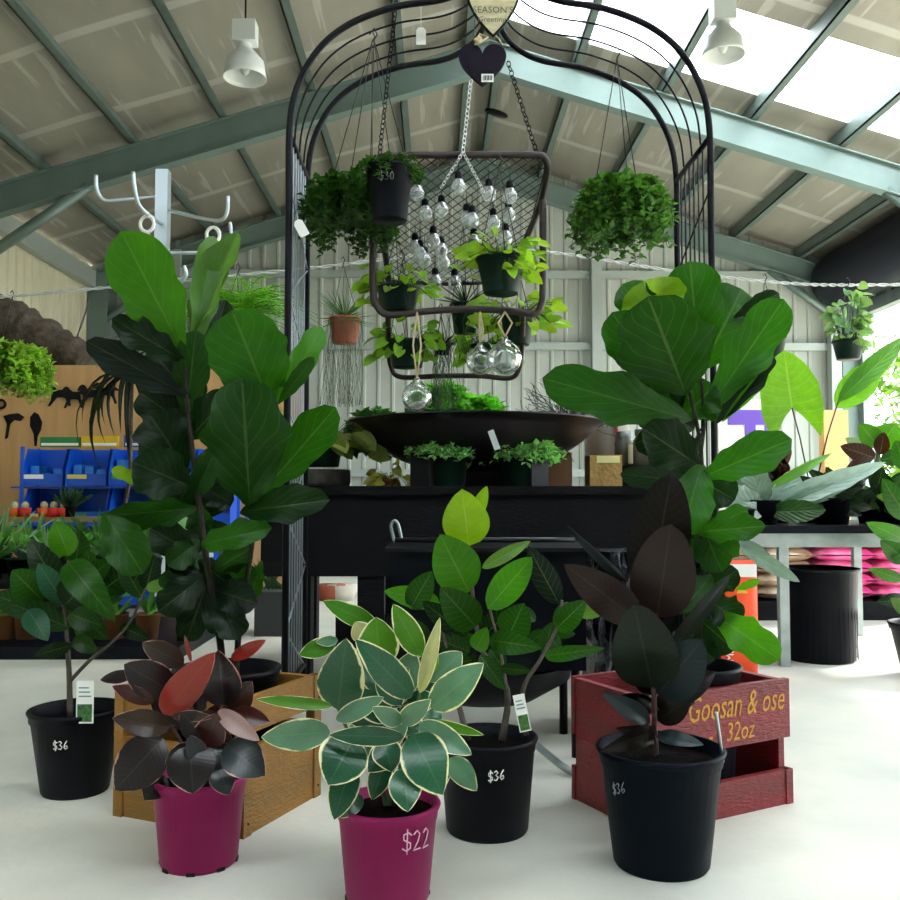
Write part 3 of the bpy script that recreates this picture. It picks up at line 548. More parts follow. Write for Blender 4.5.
# ---------------------------------------------------------------- hearts
def heart(n=12):
    o=[]
    for i in range(n):
        t=PI/2*i/n; o.append((math.sin(t)**3,(13*math.cos(t)-5*math.cos(2*t)-2*math.cos(3*t)-math.cos(4*t))/17))
    for i in range(n+1):
        q=i/n; o.append((1-q**1.8,.235-1.235*q))
    return o+[(-x,y) for x,y in reversed(o[1:-1])]
hD=3.12; k=hD/900
h1=thing('heart_sign','cream heart sign lettered in grey at the top of the arch','sign',P(493,-2,hD))
c=P(493,-2,hD); b=MB(); b.prism([(x*26*k,y*38*k) for x,y in heart()],(0,.012,0),c,(1,0,0),(0,0,1)); b.build('board',mat('cream_wood','CFC49A',.7,noise=.25,nscale=20,stretch=(1,1,4)),h1)
b=MB(); b.tube([c+V((x*27*k,.006,y*39*k)) for x,y in heart()],.006,6,close=True); b.build('rim',blackm,h1)
b=MB(); gm=mat('grey_sign_letters','4E5148',.7); textmesh(b,"SEASON'S",P(493,13,hD-.002),(1,0,0),(0,0,1),9.6*k,0); textmesh(b,'Greetings',P(493,22,hD-.002),(1,0,0),(0,0,1),8.2*k,.2); b.build('lettering',gm,h1)
h2=thing('heart_sign','dark plain heart plaque with a barcode sticker, hanging under the cream heart','sign',P(482,66,hD))
c=P(482.5,61,hD); b=MB(); b.prism([(x*24.5*k,y*26*k) for x,y in heart()],(0,.012,0),c,(1,0,0),(0,0,1)); b.build('board',mat('dark_plum_board',(.009,.006,.014),.6,spec=.1),h2)
b=MB(); q=P(487.5,78,hD-.002); b.box((q.x-6.3*k,q.y-.001,q.z-4.2*k),(q.x+6.3*k,q.y+.001,q.z+4.2*k)); st=b.build('barcode_sticker',paper,h2)
b=MB(); 
for i in range(10): x=q.x+(-4.5+i)*k; b.box((x-.25*k,q.y-.0022,q.z-2.5*k),(x+(.15+.2*(i%3))*k,q.y-.001,q.z+2.5*k))
b.build('bars',blackm,st)
b=MB(); b.tube([P(475,45,hD),P(480,34,hD-.005),P(488,37,hD),P(478,44,hD-.01)],.004,6); b.sphere(P(478,40,hD-.01),.014,8,jit=.3); b.tube([P(503,46,hD),P(500,40,hD),P(493,33,hD+.01)],.002,5); b.build('ribbon_bow',rope,h2)
# ---------------------------------------------------------------- hanging tags
def tagh(px,py,D,label,top,tilt=0):
    t=thing('price_tag',label,'tag',P(px,py,D)); s=D/900
    M=Matrix.Translation(P(px,py,D))@Matrix.Rotation(tilt,4,'Y')
    b=MB(); b.prism([(-5*s,-9*s),(5*s,-9*s),(5*s,6*s),(2.5*s,9*s),(-2.5*s,9*s),(-5*s,6*s)],M.to_3x3()@V((0,.002,0)),M@V((0,0,0)),M.to_3x3()@V((1,0,0)),M.to_3x3()@V((0,0,1))); b.build('card',paper,t)
    b=MB(); b.tube([M@V((0,0,7*s)),P(*top)],.0012,4); b.build('string',white,t)
tagh(421,36,3.3,'white price tag hanging near the top left of the arch',(421,2,3.3)); tagh(301,228,3.18,'white price tag tied to the left leg of the arch',(297,212,3.2),-.5)
# ---------------------------------------------------------------- swing seat
sw=thing('hanging_swing_chair','brown tubular hanging swing chair with netted back, in the middle of the arch','swing chair',P(460,313,3.5))
A=P(376,158,3.3);B=P(548,158,3.3);Cc=P(526,240,3.72);Dd=P(389,282,3.75); E_=P(520,283,3.75)
b=MB(); path=spline([Dd,P(383,235,3.5),P(375,185,3.33),P(378,162,3.3),P(392,156,3.3),P(460,155,3.3),P(532,155,3.3),P(545,159,3.3),P(547,172,3.34),P(540,205,3.52),P(522,250,3.72),P(515,281,3.75)],6); b.tube(path,.0135,8); b.tube([Dd,P(450,284,3.75),P(515,281,3.75)],.009,8); b.build('back_frame',brown,sw)
b=MB(); b.tube(spline([P(373,170,3.34),P(373,240,3.45),P(373,290,3.45),P(377,306,3.45),P(390,315,3.45),P(430,311,3.45),P(470,309,3.45),P(510,311,3.45),P(533,314,3.45),P(541,305,3.45),P(543,285,3.45),P(543,200,3.42)],6),.014,8); b.build('seat_rail',brown,sw)
b=MB(); b.tube(spline([P(388,316,3.45),P(389,345,3.6),P(391,366,3.68),P(401,377,3.7),P(440,376,3.7),P(480,376,3.7),P(510,378,3.7),P(519,368,3.68),P(522,345,3.6),P(523,312,3.45)],6),.011,8); b.build('foot_rail',brown,sw)
b=MB()
def bil(u,v,off=0):
    l=A.lerp(Dd,v);r=B.lerp(P(515,283,3.75),v); p=l.lerp(r,u); return p+V((0,.05*math.sin(PI*v)*math.sin(PI*u)+off,0))
N1,N2=14,16
for s_ in (0,1):
    for i in range(N1+1):
        pts=[]
        for j in range(N2*2+1):
            u=(i+(.5*(j%2) if s_==0 else 1-.5*(j%2)))/N1; v=j/(N2*2)
            if .0<=u<=1: pts.append(bil(u,v))
        b.tube(pts,.0027,4,cap=False)
b.build('back_netting',wire,sw)
def vchain(a,c,m,parent,nm='chain',**k): b=MB(); chain(b,a,c,**k); return b.build(nm,m,parent)
vchain(P(398,-14,3.3),P(379,160,3.3),blackm,sw,link=.026,r=.0022,w=.009); vchain(P(508,62,3.35),P(537,154,3.3),blackm,sw,link=.026,r=.0022,w=.009)
wc=thing('white_chain','white chain with a forked lower end hanging in front of the netting','chain',P(466,150,3.25))
wm_=mat('white_chain_metal','E8ECEC',.4)
vchain(P(471,80,3.25),P(463,152,3.25),wm_,wc,'chain_run',link=.022,r=.0018,w=.008); vchain(P(463,152,3.25),P(441,188,3.28),wm_,wc,'chain_branch',link=.018,r=.0013,w=.006); vchain(P(463,152,3.25),P(484,192,3.28),wm_,wc,'chain_branch',link=.018,r=.0013,w=.006)
b=MB(); b.tube([P(471,80,3.25),P(474,30,3.3),P(478,-20,3.43)],.002,5); b.build('hanging_wire',wire,wc)
# ---------------------------------------------------------------- light bulbs
BL=[(443,257),(580,290),(675,298),(668,385),(600,420),(293,378),(367,362),(257,285),(480,400),(330,500),(365,545),(248,530),(375,597),(290,590),(270,562),(512,508),(508,555),(655,488),(425,690),(338,685),(505,408)]
where=['highest, left of the white chain fork','highest, just right of the white chain','at the upper right of the netting','below the upper right bulb','right of centre beside dark strings','at the left, below the black basket','yellowish one beside trailing leaves','nearest the black hanging basket','in the centre of the netting','left of centre, upper of three','left of centre, middle of three','upper of the left lower trio','lowest of the left centre bulbs','lowest of the left trio','middle of the left trio','at the centre bottom, upper of two','at the centre bottom, lower of two','just above the lime-leaved basket','beneath the bottom bar of the netting','at the bottom left, above the fern pot leaves','touching the centre bulb on its right']
proto=None
gb=thing('glass_light_bulb','x','light bulb',(0,0,0),'clear bulbs hanging in front of the netting')
b=MB(); s=1; b.lathe([(.0005,-.030)]+[(.028*math.sin(a),-.002-.028*math.cos(a)) for a in [PI*i/10 for i in range(1,8)]]+[(.012,.033),(.011,.036)],(0,0,0),16); bulbm=bpy.data.materials.new('clear_bulb_glass'); bulbm.use_nodes=True
N=bulbm.node_tree.nodes;L=bulbm.node_tree.links; g=N.new('ShaderNodeBsdfGlossy'); g.inputs['Roughness'].default_value=.08; tt=N.new('ShaderNodeBsdfTransparent'); tt.inputs[0].default_value=(.9,.94,.94,1); fr_=N.new('ShaderNodeLayerWeight'); fr_.inputs[0].default_value=.55; mx=N.new('ShaderNodeMixShader'); L.new(fr_.outputs['Facing'],mx.inputs[0]); L.new(tt.outputs[0],mx.inputs[1]); L.new(g.outputs[0],mx.inputs[2]); df=N.new('ShaderNodeBsdfDiffuse'); df.inputs[0].default_value=(.85,.88,.88,1); m2=N.new('ShaderNodeMixShader'); m2.inputs[0].default_value=.22; L.new(mx.outputs[0],m2.inputs[1]); L.new(df.outputs[0],m2.inputs[2]); L.new(m2.outputs[0],N['Material Output'].inputs[0])
gl=b.build('glass_envelope',bulbm,gb)
b=MB(); b.lathe([(.013,.028),(.0145,.034),(.0145,.052),(.009,.06),(.001,.06)],(0,0,0),14); cp=b.build('bulb_cap',blackp,gb)
b=MB(); b.tube([(0,0,.058),(0,0,.11)],.0018,5); cor=b.build('cord',wire,gb)
def copyt(root,loc,label,group=None):
    r=root.copy(); COL.objects.link(r); r.location=loc; r['label']=label
    for ch in root.children:
        q=ch.copy(); COL.objects.link(q); q.parent=r
    return r
for i,(x,y) in enumerate(BL):
    px,py=360+x/4.5,130+y/4.5; v=(py-156)/127; D=3.3+.45*max(0,min(1,v))-.05-(.03 if i in(14,20) else 0)-(.03 if i==16 else 0)
    lab='clear glass bulb with a black cap, '+where[i]
    loc=P(px,py,D)
    if i==0: gb.location=loc; gb['label']=lab; OFF[gb.name]=V(loc)
    else: copyt(gb,loc,lab)
globem=bulbm.copy(); globem.name='thin_globe_glass'
for n_ in globem.node_tree.nodes:
    if n_.type=='MIX_SHADER' and abs(n_.inputs[0].default_value-.22)<.01: n_.inputs[0].default_value=.05
# ---------------------------------------------------------------- glass globes
for px,py,r,D,lab,tops in ((417,397,15,3.4,'clear glass globe on rope hanging lowest, left of the others',((413,340),(421,340))),(480,361,14,3.42,'smaller glass globe on rope, left of the biggest one',((479,325),(483,325))),(505,358,17,3.38,'largest glass globe on rope, at the right of the swing',((498,318),(512,318)))):
    t=thing('glass_globe_terrarium',lab,'glass globe',P(px,py,D),'glass globes hanging on ropes'); s=D/900
    b=MB(); rr=r*s; G_=1; b.lathe([(.002,-rr)]+[(rr*math.sin(a),-rr*math.cos(a)) for a in [PI*i/12 for i in range(1,11)]]+[(.012,rr*1.15),(.010,rr*1.3)],P(px,py,D),20); b.build('globe',globem,t)
    b=MB(); b.sphere(P(px,py+r*.55,D),rr*.55,10,(1,1,.5),.08); b.build('moss',mat('pale_moss','8FA08A',.9,noise=.5,nscale=60),t)
    b=MB(); tp=P(px+ (0),312,3.44)
    for q in tops: b.tube([P(px,py-r*1.25,D),P(q[0],q[1]+5,D),tp],.004,6)
    b.build('rope_hanger',rope,t)
# ---------------------------------------------------------------- hanging baskets
def strand(mb,p,dirn,L,n,sz,tint,droop=.9,st=None):
    p=V(p);d=V(dirn).normalized(); step=L/n; pts=[p.copy()]
    for i in range(n):
        d=(d+V((R.uniform(-.25,.25),R.uniform(-.25,.25),-droop*.35+R.uniform(-.15,.15)))).normalized(); p=p+d*step; pts.append(p.copy())
        for k in range(2):
            e=V((R.uniform(-1,1),R.uniform(-1,1),R.uniform(-.5,.6))).normalized(); mb.dleaf(p,p+e*sz*R.uniform(.7,1.2),sz*R.uniform(.6,.9),tint=jit(tint,.3))
    return pts
def basket(name,label,px,py,D,rt,rb,h,m,kind,hook=None,group='hanging baskets of trailing plants',tint=(.05,.16,.03),spread=1,nst=40,L=.2,sz=.02,wires=3,up=0):
    """px,py centre of the pot rim; sizes in pixels"""
    s=D/900; c=P(px,py,D); base=c-V((0,0,h*s)); t=thing(name,label,'hanging plant',base,group)
    b=MB(); b.lathe([(.001,0),(rb*s,0),(rb*s*1.02,.004),(rt*s*.97,h*s-.012),(rt*s+.003,h*s-.01),(rt*s+.003,h*s),(rt*s-.003,h*s),(rt*s-.004,h*s-.02),(.001,h*s-.02)],base,28); b.build('pot',m,t)
    st=MB(); lf=MB(); rr=rt*s
    if kind=='small':
        for i in range(nst):
            a=R.uniform(0,2*PI); q=c+V((math.cos(a),math.sin(a),0))*rr*(R.uniform(.2,1) if 'sedum' not in name else R.uniform(.5,1.05))+V((0,0,R.uniform(-.01,.03)))
            st.tube(strand(lf,q,(math.cos(a)*spread,math.sin(a)*spread,R.uniform(.3,1)),L*R.uniform(.4,1.2),int(L*55)+3,sz,tint),.0013,4)
    elif kind=='pothos':
        for i in range(nst):
            a=R.uniform(0,2*PI); q=c+V((math.cos(a),math.sin(a),0))*rr*.5; e=c+V((math.cos(a)*rr*R.uniform(.8,1.7)*spread,math.sin(a)*rr*1.2,R.uniform(-.06,.06)*1.2+R.uniform(0,up)))
            st.tube([q,q.lerp(e,.5)+V((0,0,.02)),e],.0018,4); d=V((math.cos(a),math.sin(a)*.6-.2,R.uniform(-1,.3))).normalized()
            lf.leaf(e,e+d*sz*R.uniform(.8,1.3),sz*.8,shape='heart',lobe=.1,tint=jit(tint,.3),n=6,m=2,face=(R.uniform(-.5,.5),-1,R.uniform(.2,1)),roll=R.uniform(-.7,.7))
    elif kind=='grass':
        for i in range(nst):
            a=R.uniform(0,2*PI); d=V((math.cos(a),math.sin(a),1.0)); e=c+V((d.x*rr*2*R.uniform(.4,1.2),d.y*rr*1.6,R.uniform(-.3,1)*rr*2)); lf.leaf(c,e,.006,shape='strap',bend=.25,tint=jit(tint,.3),n=6,m=1,roll=R.uniform(-1,1))
        for i in range(nst//2):
            a=R.uniform(0,2*PI); q=c+V((math.cos(a),math.sin(a),0))*rr; pts=[q]; 
            for k in range(6): pts.append(pts[-1]+V((R.uniform(-.02,.02),R.uniform(-.01,.01),-L/6)))
            st.tube(pts,.0015,4)
    elif kind=='fern':
        for i in range(nst):
            a=R.uniform(0,2*PI); el=R.uniform(.2,1.1); ln=L*R.uniform(.7,1.1); pts=[]
            for k in range(11):
                f=k/10; pts.append(c+V((math.cos(a)*ln*f*math.cos(el),math.sin(a)*ln*f*math.cos(el),ln*(math.sin(el)*f-.55*f*f))))
            st.tube(pts,.0015,4)
            for k in range(1,11):
                p=pts[k]; tt_=(pts[k]-pts[k-1]).normalized(); sd=tt_.cross(V((0,0,1))).normalized()
                for g in (-1,1):
                    e=p+(sd*g+tt_*.4)*sz*(1.15-.09*k); lf.dleaf(p,e,.012,tint=jit(tint,.25))
    if hook:
        hk=P(*hook) if len(hook)==3 else V(hook); w_=MB()
        for k in range(wires):
            a=2*PI*k/wires+.6; w_.tube([c+V((math.cos(a)*rr,math.sin(a)*rr,-.004)),hk],.0022,4)
        w_.tube([hk,hk+V((.012,0,.02)),hk+V((0,0,.045)),hk+V((-.01,0,.03))],.003,5); w_.build('hanger',wire,t)
    if st.v: st.build('stem',stemg,t)
    lf.build('foliage',LS if kind!='pothos' else LF,t)
    return t,c
basket('hanging_basket','big leafy hanging basket of small dark leaves at the left of the arch',350,190,3.42,26,20,30,greenp,'small',(372,42,3.42),tint=(.06,.17,.03),nst=190,L=.24,sz=.032,spread=1.3)
t,c=basket('hanging_basket','black pot marked 30 hanging in front of the arch with trailing stems',390,168,3.18,23,17,55,blackp,'small',(374,40,3.25),tint=(.07,.2,.04),nst=34,L=.13,sz=.024,spread=1.2)
b=MB(); O=P(390,190,3.18); s=3.18/900; writing(b,'$30',lambda x,z: V((c.x-.035+x,c.y-math.sqrt(max(0,(22*s)**2-(x-.035)**2))-.002,c.z-.07+z)),.03,.0013); b.build('price_writing',mat('silver_pen','8C9096',.5),t.children[0])
basket('hanging_basket','round hanging basket of dark green trailing leaves at the right of the arch',620,192,3.42,28,20,34,blackp,'small',(617,58,3.42),tint=(.13,.30,.08),nst=220,L=.25,sz=.034,spread=1.5)
PT=(.36,.58,.07)
basket('hanging_basket','dark green pot of lime leaves hanging at the right of the netting',501,258,3.22,25,17,37,greenp,'pothos',(499,166,3.24),tint=PT,nst=60,L=.2,sz=.05)
basket('hanging_basket','green pot of lime leaves resting inside the left corner of the seat rail',398,288,3.56,21,17,25,greenp,'pothos',(396,236,3.5),tint=PT,nst=48,sz=.05)
basket('hanging_basket','green pot of lime leaves hanging inside the left of the foot rail',407,341,3.56,20,15,27,greenp,'pothos',(402,262,3.5),tint=(.28,.5,.07),nst=44,sz=.05)
basket('hanging_basket','narrow green pot with bare dark stems behind the middle of the seat rail',465,304,3.68,15,11,30,greenp,'grass',(463,225,3.7),tint=(.03,.08,.03),nst=26,L=.25)
basket('hanging_basket','green pot of yellow-green leaves at the right end of the seat rail',517,312,3.6,17,12,34,greenp,'pothos',(507,225,3.6),tint=(.38,.58,.09),nst=50,sz=.055,spread=1.4)
basket('hanging_basket','pot of lime leaves low behind the two glass globes',487,345,3.72,17,12,22,greenp,'pothos',(480,262,3.72),tint=(.3,.5,.08),nst=44,sz=.05)
t,c=basket('hanging_basket','wispy cactus-like plant hanging over the middle of the steel dish',443,345,3.6,8,6,10,blackp,'grass',(441,315,3.48),tint=(.04,.10,.05),nst=70,L=.30)
# long rope across the shed, and baskets hung from it
rt=thing('twisted_rope','pale twisted rope strung across the whole shed under the roof','rope',P(440,250,5.2))
line=[(-60,300),(0,297),(90,289),(200,279),(330,266),(450,252),(545,252),(640,266),(720,277),(800,284),(870,285),(960,283)]
for ph in (0,PI):
    pp=spline([P(a,q,5.2) for a,q in line],26); b=MB(); b.tube([p+V((0,math.cos(i*.9+ph),math.sin(i*.9+ph)))*.006 for i,p in enumerate(pp)],.005,5); b.build('rope_strand',mat('pale_rope','BFC4C0',.8),rt)
for (px,D_) in ((-60,5.2),(960,5.2)):
    pass
basket('hanging_basket','terracotta hanging pot of wispy grass left of the swing chair',345,318,5.1,16,12,26,terra,'grass',(343,264,5.18),tint=(.08,.2,.08),nst=90,L=.5)
basket('hanging_basket','green pot almost hidden behind the broad fig leaves, under the rope',771,337,5.1,15,11,21,greenp,'small',(765,281,5.18),tint=(.05,.12,.03),nst=3,L=.05)
basket('hanging_basket','dark green pot of pale-edged leaves hanging beside the doorway',848,341,5.1,15,11,19,greenp,'pothos',(848,285,5.18),tint=(.30,.48,.28),nst=80,sz=.065,spread=.6,up=.24)
basket('hanging_basket','bright green fern hanging behind the left fig tree',240,318,4.4,22,16,24,greenp,'fern',(238,272,4.45),tint=(.28,.66,.08),nst=120,L=.46,sz=.07)
basket('hanging_basket','pale green fern in a dark pot hanging at the left edge',10,352,5.2,24,18,30,blackp,'small',(12,298,5.2),tint=(.42,.66,.16),nst=260,L=.27,sz=.045,spread=2.2)
# ---------------------------------------------------------------- bench with steel dish
be=thing('timber_bench','long black-stained timber bench under the steel dish','bench',P(480,640,4.1)-V((0,0,P(480,640,4.1).z)))
zt=P(400,486,3.72).z; xl=P(261,500,3.72).x; xr=P(712,500,3.72).x
b=MB(); b.box((xl-.02,3.70,zt-.035),(xr,4.75,zt)); b.build('top_plank',blackw,be)
b=MB(); b.box((xl,3.725,P(0,577,3.72).z),(xr-.02,3.765,zt-.035)); b.box((xl,4.68,.5),(xr-.02,4.72,zt-.035)); b.build('apron',blackw,be)
for px,yy in ((300,3.79),(372,3.79),(600,3.79),(690,3.79),(308,4.62),(386,4.62),(590,4.62),(650,4.62)):
    if 1:
        x=P(px,500,yy).x; b=MB(); b.box((x-.055,yy-.05,0),(x+.055,yy+.05,zt-.035)); b.build('leg',blackw,be)
b=MB(); b.box((xl+.3,3.8,.16),(xr-.05,3.84,.30)); b.build('stretcher',blackw,be)
dish=thing('steel_fire_dish','very wide shallow dark steel dish standing on the bench','dish',V((P(475,424,4.12).x,4.12,zt)))
zR=P(475,424,4.12).z; rd=125*4.12/900; c=V((P(475,424,4.12).x,4.12,0))
pr=[(rd*math.sin(a)/math.sin(1.1),zR-.235*(math.cos(a)-math.cos(1.1))/(1-math.cos(1.1))) for a in [1.1*i/12 for i in range(13)]]
b=MB(); b.lathe([(max(.001,x),z) for x,z in pr]+[(rd+.012,zR),(rd+.012,zR+.008),(rd-.006,zR+.008)]+[(max(.001,x*.985),z+.008) for x,z in reversed(pr)],c,64); b.build('bowl',mat('dark_rolled_steel',(.045,.035,.04),.35,metal=.85,noise=.5,nscale=3,col2=(.012,.012,.018)),dish)
for a in (-2.2,-.9,.9,2.2):
    e=c+V((math.cos(a)*.40,math.sin(a)*.40,zt)); M=Matrix.Translation(e)@Matrix.Rotation(a,4,'Z')
    b=MB(); b.box((-.02,-.05,0),(.02,.05,zR-.13-zt),M); b.build('leg',blackm,dish)
b=MB(); q=c+V((0,0,zt)); b.box((q.x-.13,q.y-.13,zt),(q.x+.13,q.y+.13,zR-.225)); b.build('centre_block',blackm,dish)
t=thing('steel_cup','small silver paddle leaning in front of the dish legs','utensil',P(498,452,3.9)); b=MB(); b.box((-.012,-.004,-.04),(.012,.004,.04),Matrix.Translation(P(494,440,3.52))@Matrix.Rotation(-.35,4,'Y')); 
bpy.data.objects.remove(t); b.build('steel_paddle',mat('bright_steel','D8DEE2',.3,metal=.6)); o=bpy.data.objects['steel_paddle']; tag(o,'small bright steel paddle hooked on the front of the dark dish','utensil')
def smallpot(name,label,px,py,D,rt,rb,h,m,kind,tint,zb=None,nst=40,L=.08,sz=.018,spread=1,cat='plant',group=None):
    t,c=basket(name,label,px,py,D,rt,rb,h,m,kind,None,group,tint,spread,nst,L,sz)
    t['category']=cat
    return t
smallpot('potted_sedum','green pot of trailing sedum on the bench, left of the pair',446,448,3.85,24,18,41,greenp,'small',(.46,.78,.42),nst=300,L=.085,sz=.032,spread=1.0)
smallpot('potted_sedum','green pot of trailing sedum on the bench, right of the pair',521,450,3.85,22,16,38,greenp,'small',(.46,.78,.42),nst=300,L=.085,sz=.032,spread=1.0)
smallpot('potted_seedling','tiny terracotta pot of pale yellowish leaves on the bench',390,479,3.85,6,5,8,terra,'pothos',(.45,.45,.12),nst=26,sz=.05,spread=2)
smallpot('potted_pothos','green pot of cream-splashed leaves on the round timber block',320,436,3.95,24,19,31,greenp,'pothos',(.30,.36,.12),nst=30,sz=.10,spread=1.4)
for k_,(px,py,dd,r_,ti) in enumerate(((440,380,4.15,16,(.13,.36,.07)),(375,405,4.2,14,(.05,.17,.05)),(475,392,4.2,14,(.16,.42,.08)))):
    smallpot('potted_fern',['leafy green fern in the middle of the steel dish','dark green fern at the left of the steel dish','lime green fern right of the middle in the dish'][k_],px,py+16,dd,r_,r_*.7,16,greenp,'small',tuple(min(1,q*1.6) for q in ti),nst=70,L=.2,sz=.05,spread=1.3)
t=smallpot('potted_tangle_bush','tangled wiry dark shrub at the right of the steel dish',568,424,4.1,10,8,20,blackp,'grass',(.02,.03,.02),nst=20,L=.02)
b=MB()
for i in range(120):
    p=P(566,425,4.15); d=V((R.uniform(-1,1),R.uniform(-.7,.7),R.uniform(0,1))).normalized(); pts=[p]
    for k in range(6): d=(d+V((R.uniform(-.7,.7),R.uniform(-.5,.5),R.uniform(-.5,.6)))).normalized(); pts.append(pts[-1]+d*.045)
    b.tube(pts,.0016,3)
b.build('twigs',wire,t)
b=MB(); o=P(315,487,3.95); b.lathe([(.001,0),(.145,0),(.15,.02),(.15,.068),(.145,.075),(.001,.075)],(o.x,4.0,zt),28); tag(b.build('timber_block',mat('dark_sawn_wood',(.05,.042,.034),.8,noise=.6,nscale=25,bump=.5),loc=(o.x,4.0,zt)),'round dark timber block under the green pot on the bench','timber block')
def carton(name,label,cat,x0,y0,x1,y1,D,dep,m,zfloor=None,extra=None):
    a=P(x0,y1,D); c_=P(x1,y0,D); z0=a.z if zfloor is None else zfloor
    t=thing(name,label,cat,((a.x+c_.x)/2,D+dep/2,z0)); b=MB(); b.box((a.x,D,z0),(c_.x,D+dep,c_.z)); b.build('body',m,t)
    return t,a,c_
t,a,c_=carton('cardboard_box','brown cardboard box under the right of the dish','box',536,452,572,484,4.35,.22,cardb,zt)
b=MB(); b.box((a.x,4.348,c_.z-.012),(c_.x,4.35,c_.z-.008)); b.build('lid_seam',soil,t)
# white buckets
t=thing('white_bucket','tall white tub with a red stripe behind the right of the dish','bucket',(P(607,480,4.6).x,4.6,zt)); x=P(607,480,4.6).x
zt2=P(607,405,4.6).z; b=MB(); b.lathe([(.001,zt),(.105,zt),(.12,zt2-.04),(.127,zt2-.04),(.127,zt2),(.001,zt2)],(x,4.6,0),28); b.build('tub',white,t)
b=MB(); b.box((x+.02,4.474,zt+.12),(x+.032,4.484,zt2-.02)); b.build('red_stripe',mat('red_print','B01818',.6),t)
b=MB(); textmesh(b,'OFF',(x-.045,4.478,zt+.30),(1,0,0),(0,0,1),.045); b.build('printing',mat('dark_print',(.05,.05,.05),.7),t)
t,a,c_=carton('paper_sack','tan paper sack with a yellow label on the bench beside the dish leg','sack',590,455,622,485,3.95,.14,mat('tan_paper','C29A5A',.8,noise=.3,nscale=30,bump=.5),zt)
b=MB(); b.box((a.x+.03,3.946,c_.z-.035),(c_.x-.01,3.95,c_.z-.004)); b.build('label_strip',mat('pale_yellow_label','EFE6A0',.7),t)
for k_,(px,w_,dd) in enumerate(((624,19,4.2),(646,26,4.1),(668,18,4.2))):
    x=P(px,450,dd).x; r_=w_/2*dd/900; t=thing('glass_jar',['small square jar with a brown label, left of the large jar','large lidded glass jar with a cream label on the bench','cream lidded jar behind the fig leaf, right of the large jar'][k_],'jar',(x,dd,zt),'jars on the bench beside the dish')
    zj=P(px,436-k_*2,dd).z; z0=P(px,466,dd).z
    b=MB(); b.box((x-r_-.01,dd-r_-.01,zt),(x+r_+.01,dd+r_+.01,z0)); b.build('stand',blackw,t)
    b=MB(); b.lathe([(.001,z0),(r_,z0),(r_,zj-.03),(r_*.8,zj-.015),(r_*.8,zj)],(x,dd,0),20); b.build('glass_body',mat('jar_glass_dark',(.16,.16,.14),.1,spec=.7),t)
    b=MB(); b.lathe([(r_*.86,zj-.005),(r_*.86,zj+.02),(.001,zj+.02)],(x,dd,0),20); b.build('lid',mat('grey_lid','77807E',.4,metal=.5),t)
    b=MB(); n_=8; i=[b.vs([(x+(r_+.001)*math.cos(a_),dd+(r_+.001)*math.sin(a_),z) for z in (z0+.01,zj-.04)]) for a_ in [-PI/2+.2+k*1.1/n_ for k in range(n_+1)]]
    for k in range(n_): b.face([i[k],i[k+1],i[k+1]+1,i[k]+1])
    b.build('label_wrap',mat('cream_label','E8DDB4',.7),t)
# ---------------------------------------------------------------- black barbecue
b=MB(); a=P(592,500,3.05); c_=P(660,500,3.05); za=P(600,552,3.05).z
nx=14; g=[]
for i in range(nx+1):
    g.append(b.vs([(a.x+(c_.x-a.x)*i/nx+R.uniform(-.008,.008),3.05+R.uniform(-.03,.03)+.05*(j/10)*0,za*j/10) for j in range(11)]))
for i in range(nx):
    for j in range(10): b.face([g[i]+j,g[i+1]+j,g[i+1]+j+1,g[i]+j+1])
h_=[b.vs([(a.x+(c_.x-a.x)*i/nx,3.28,za*j/10) for j in range(11)]) for i in range(nx+1)]
for i in range(nx):
    for j in range(10): b.face([h_[i]+j,h_[i]+j+1,h_[i+1]+j+1,h_[i+1]+j])
    b.face([g[i]+10,g[i+1]+10,h_[i+1]+10,h_[i]+10])
for gi,hi in ((g[0],h_[0]),(g[-1],h_[-1])):
    for j in range(10): b.face([gi+j,gi+j+1,hi+j+1,hi+j])
ob=b.build('dark_wrap_filler',mat('dark_crinkled_plastic',(.006,.008,.014),.25,bump=.6,bscale=40),loc=((a.x+c_.x)/2,3.15,0)); tag(ob,'dark crinkled plastic wrap bulked out as black filler right of the barbecue, behind the red crate','bundle')  # wrap made bulky and dark, added to black out the bright floor gap
bb=thing('black_barbecue','black steel barbecue with a hinged lid rail, behind the green rubber plant','barbecue',P(487,600,2.95)-V((0,0,P(487,600,2.95).z)))
a=P(388,548,2.72); c_=P(590,548,2.72); zc=a.z
b=MB(); b.box((a.x+.01,2.74,.27),(c_.x-.01,3.12,zc-.012)); b.build('firebox',mat('black_enamel',(.004,.005,.009),.3,spec=.12),bb)
b=MB(); b.box((a.x-.01,2.72,zc-.012),(c_.x+.01,3.14,zc)); b.build('rim_plate',mat('worn_black_steel',(.015,.015,.02),.3,metal=.6),bb)
b=MB(); b.tube([P(395,540,2.8),P(575,540,2.8)],.008,8); b.build('lid_rail',mat('worn_black_steel',(.015,.015,.02),.3,metal=.6),bb)
b=MB(); b.tube(spline([P(395,543,2.8),P(391,527,2.8),P(394,521,2.8),P(398,524,2.8),P(402,541,2.8)],4),.005,8); b.build('handle',galv,bb)
for px in (402,575):
    for y in (2.79,3.06):
        x=P(px,600,2.79).x; b=MB(); b.tube([(x,y,.0),(x,y,.28)],.014,8); b.build('leg',blackm,bb)
b=MB(); b.tube(spline([P(530,738,2.75),P(548,755,2.68),(P(575,775,2.57).x,2.6,.012),(P(590,770,2.57).x,2.68,.012),(P(590,760,2.9).x,3.0,.012)],5),.011,8); b.build('foot_tube',galv,bb)
b=MB(); xx=(a.x+c_.x)/2; b.lathe([(.001,.13),(.16,.15),(.27,.215),(.28,.265)],(xx,2.95,0),32); b.tube([(xx+.285*math.cos(q),2.95+.2*math.sin(q),.262) for q in [2*PI*k/32 for k in range(32)]],.004,6,close=True); b.build('ash_bowl',blackm,bb)
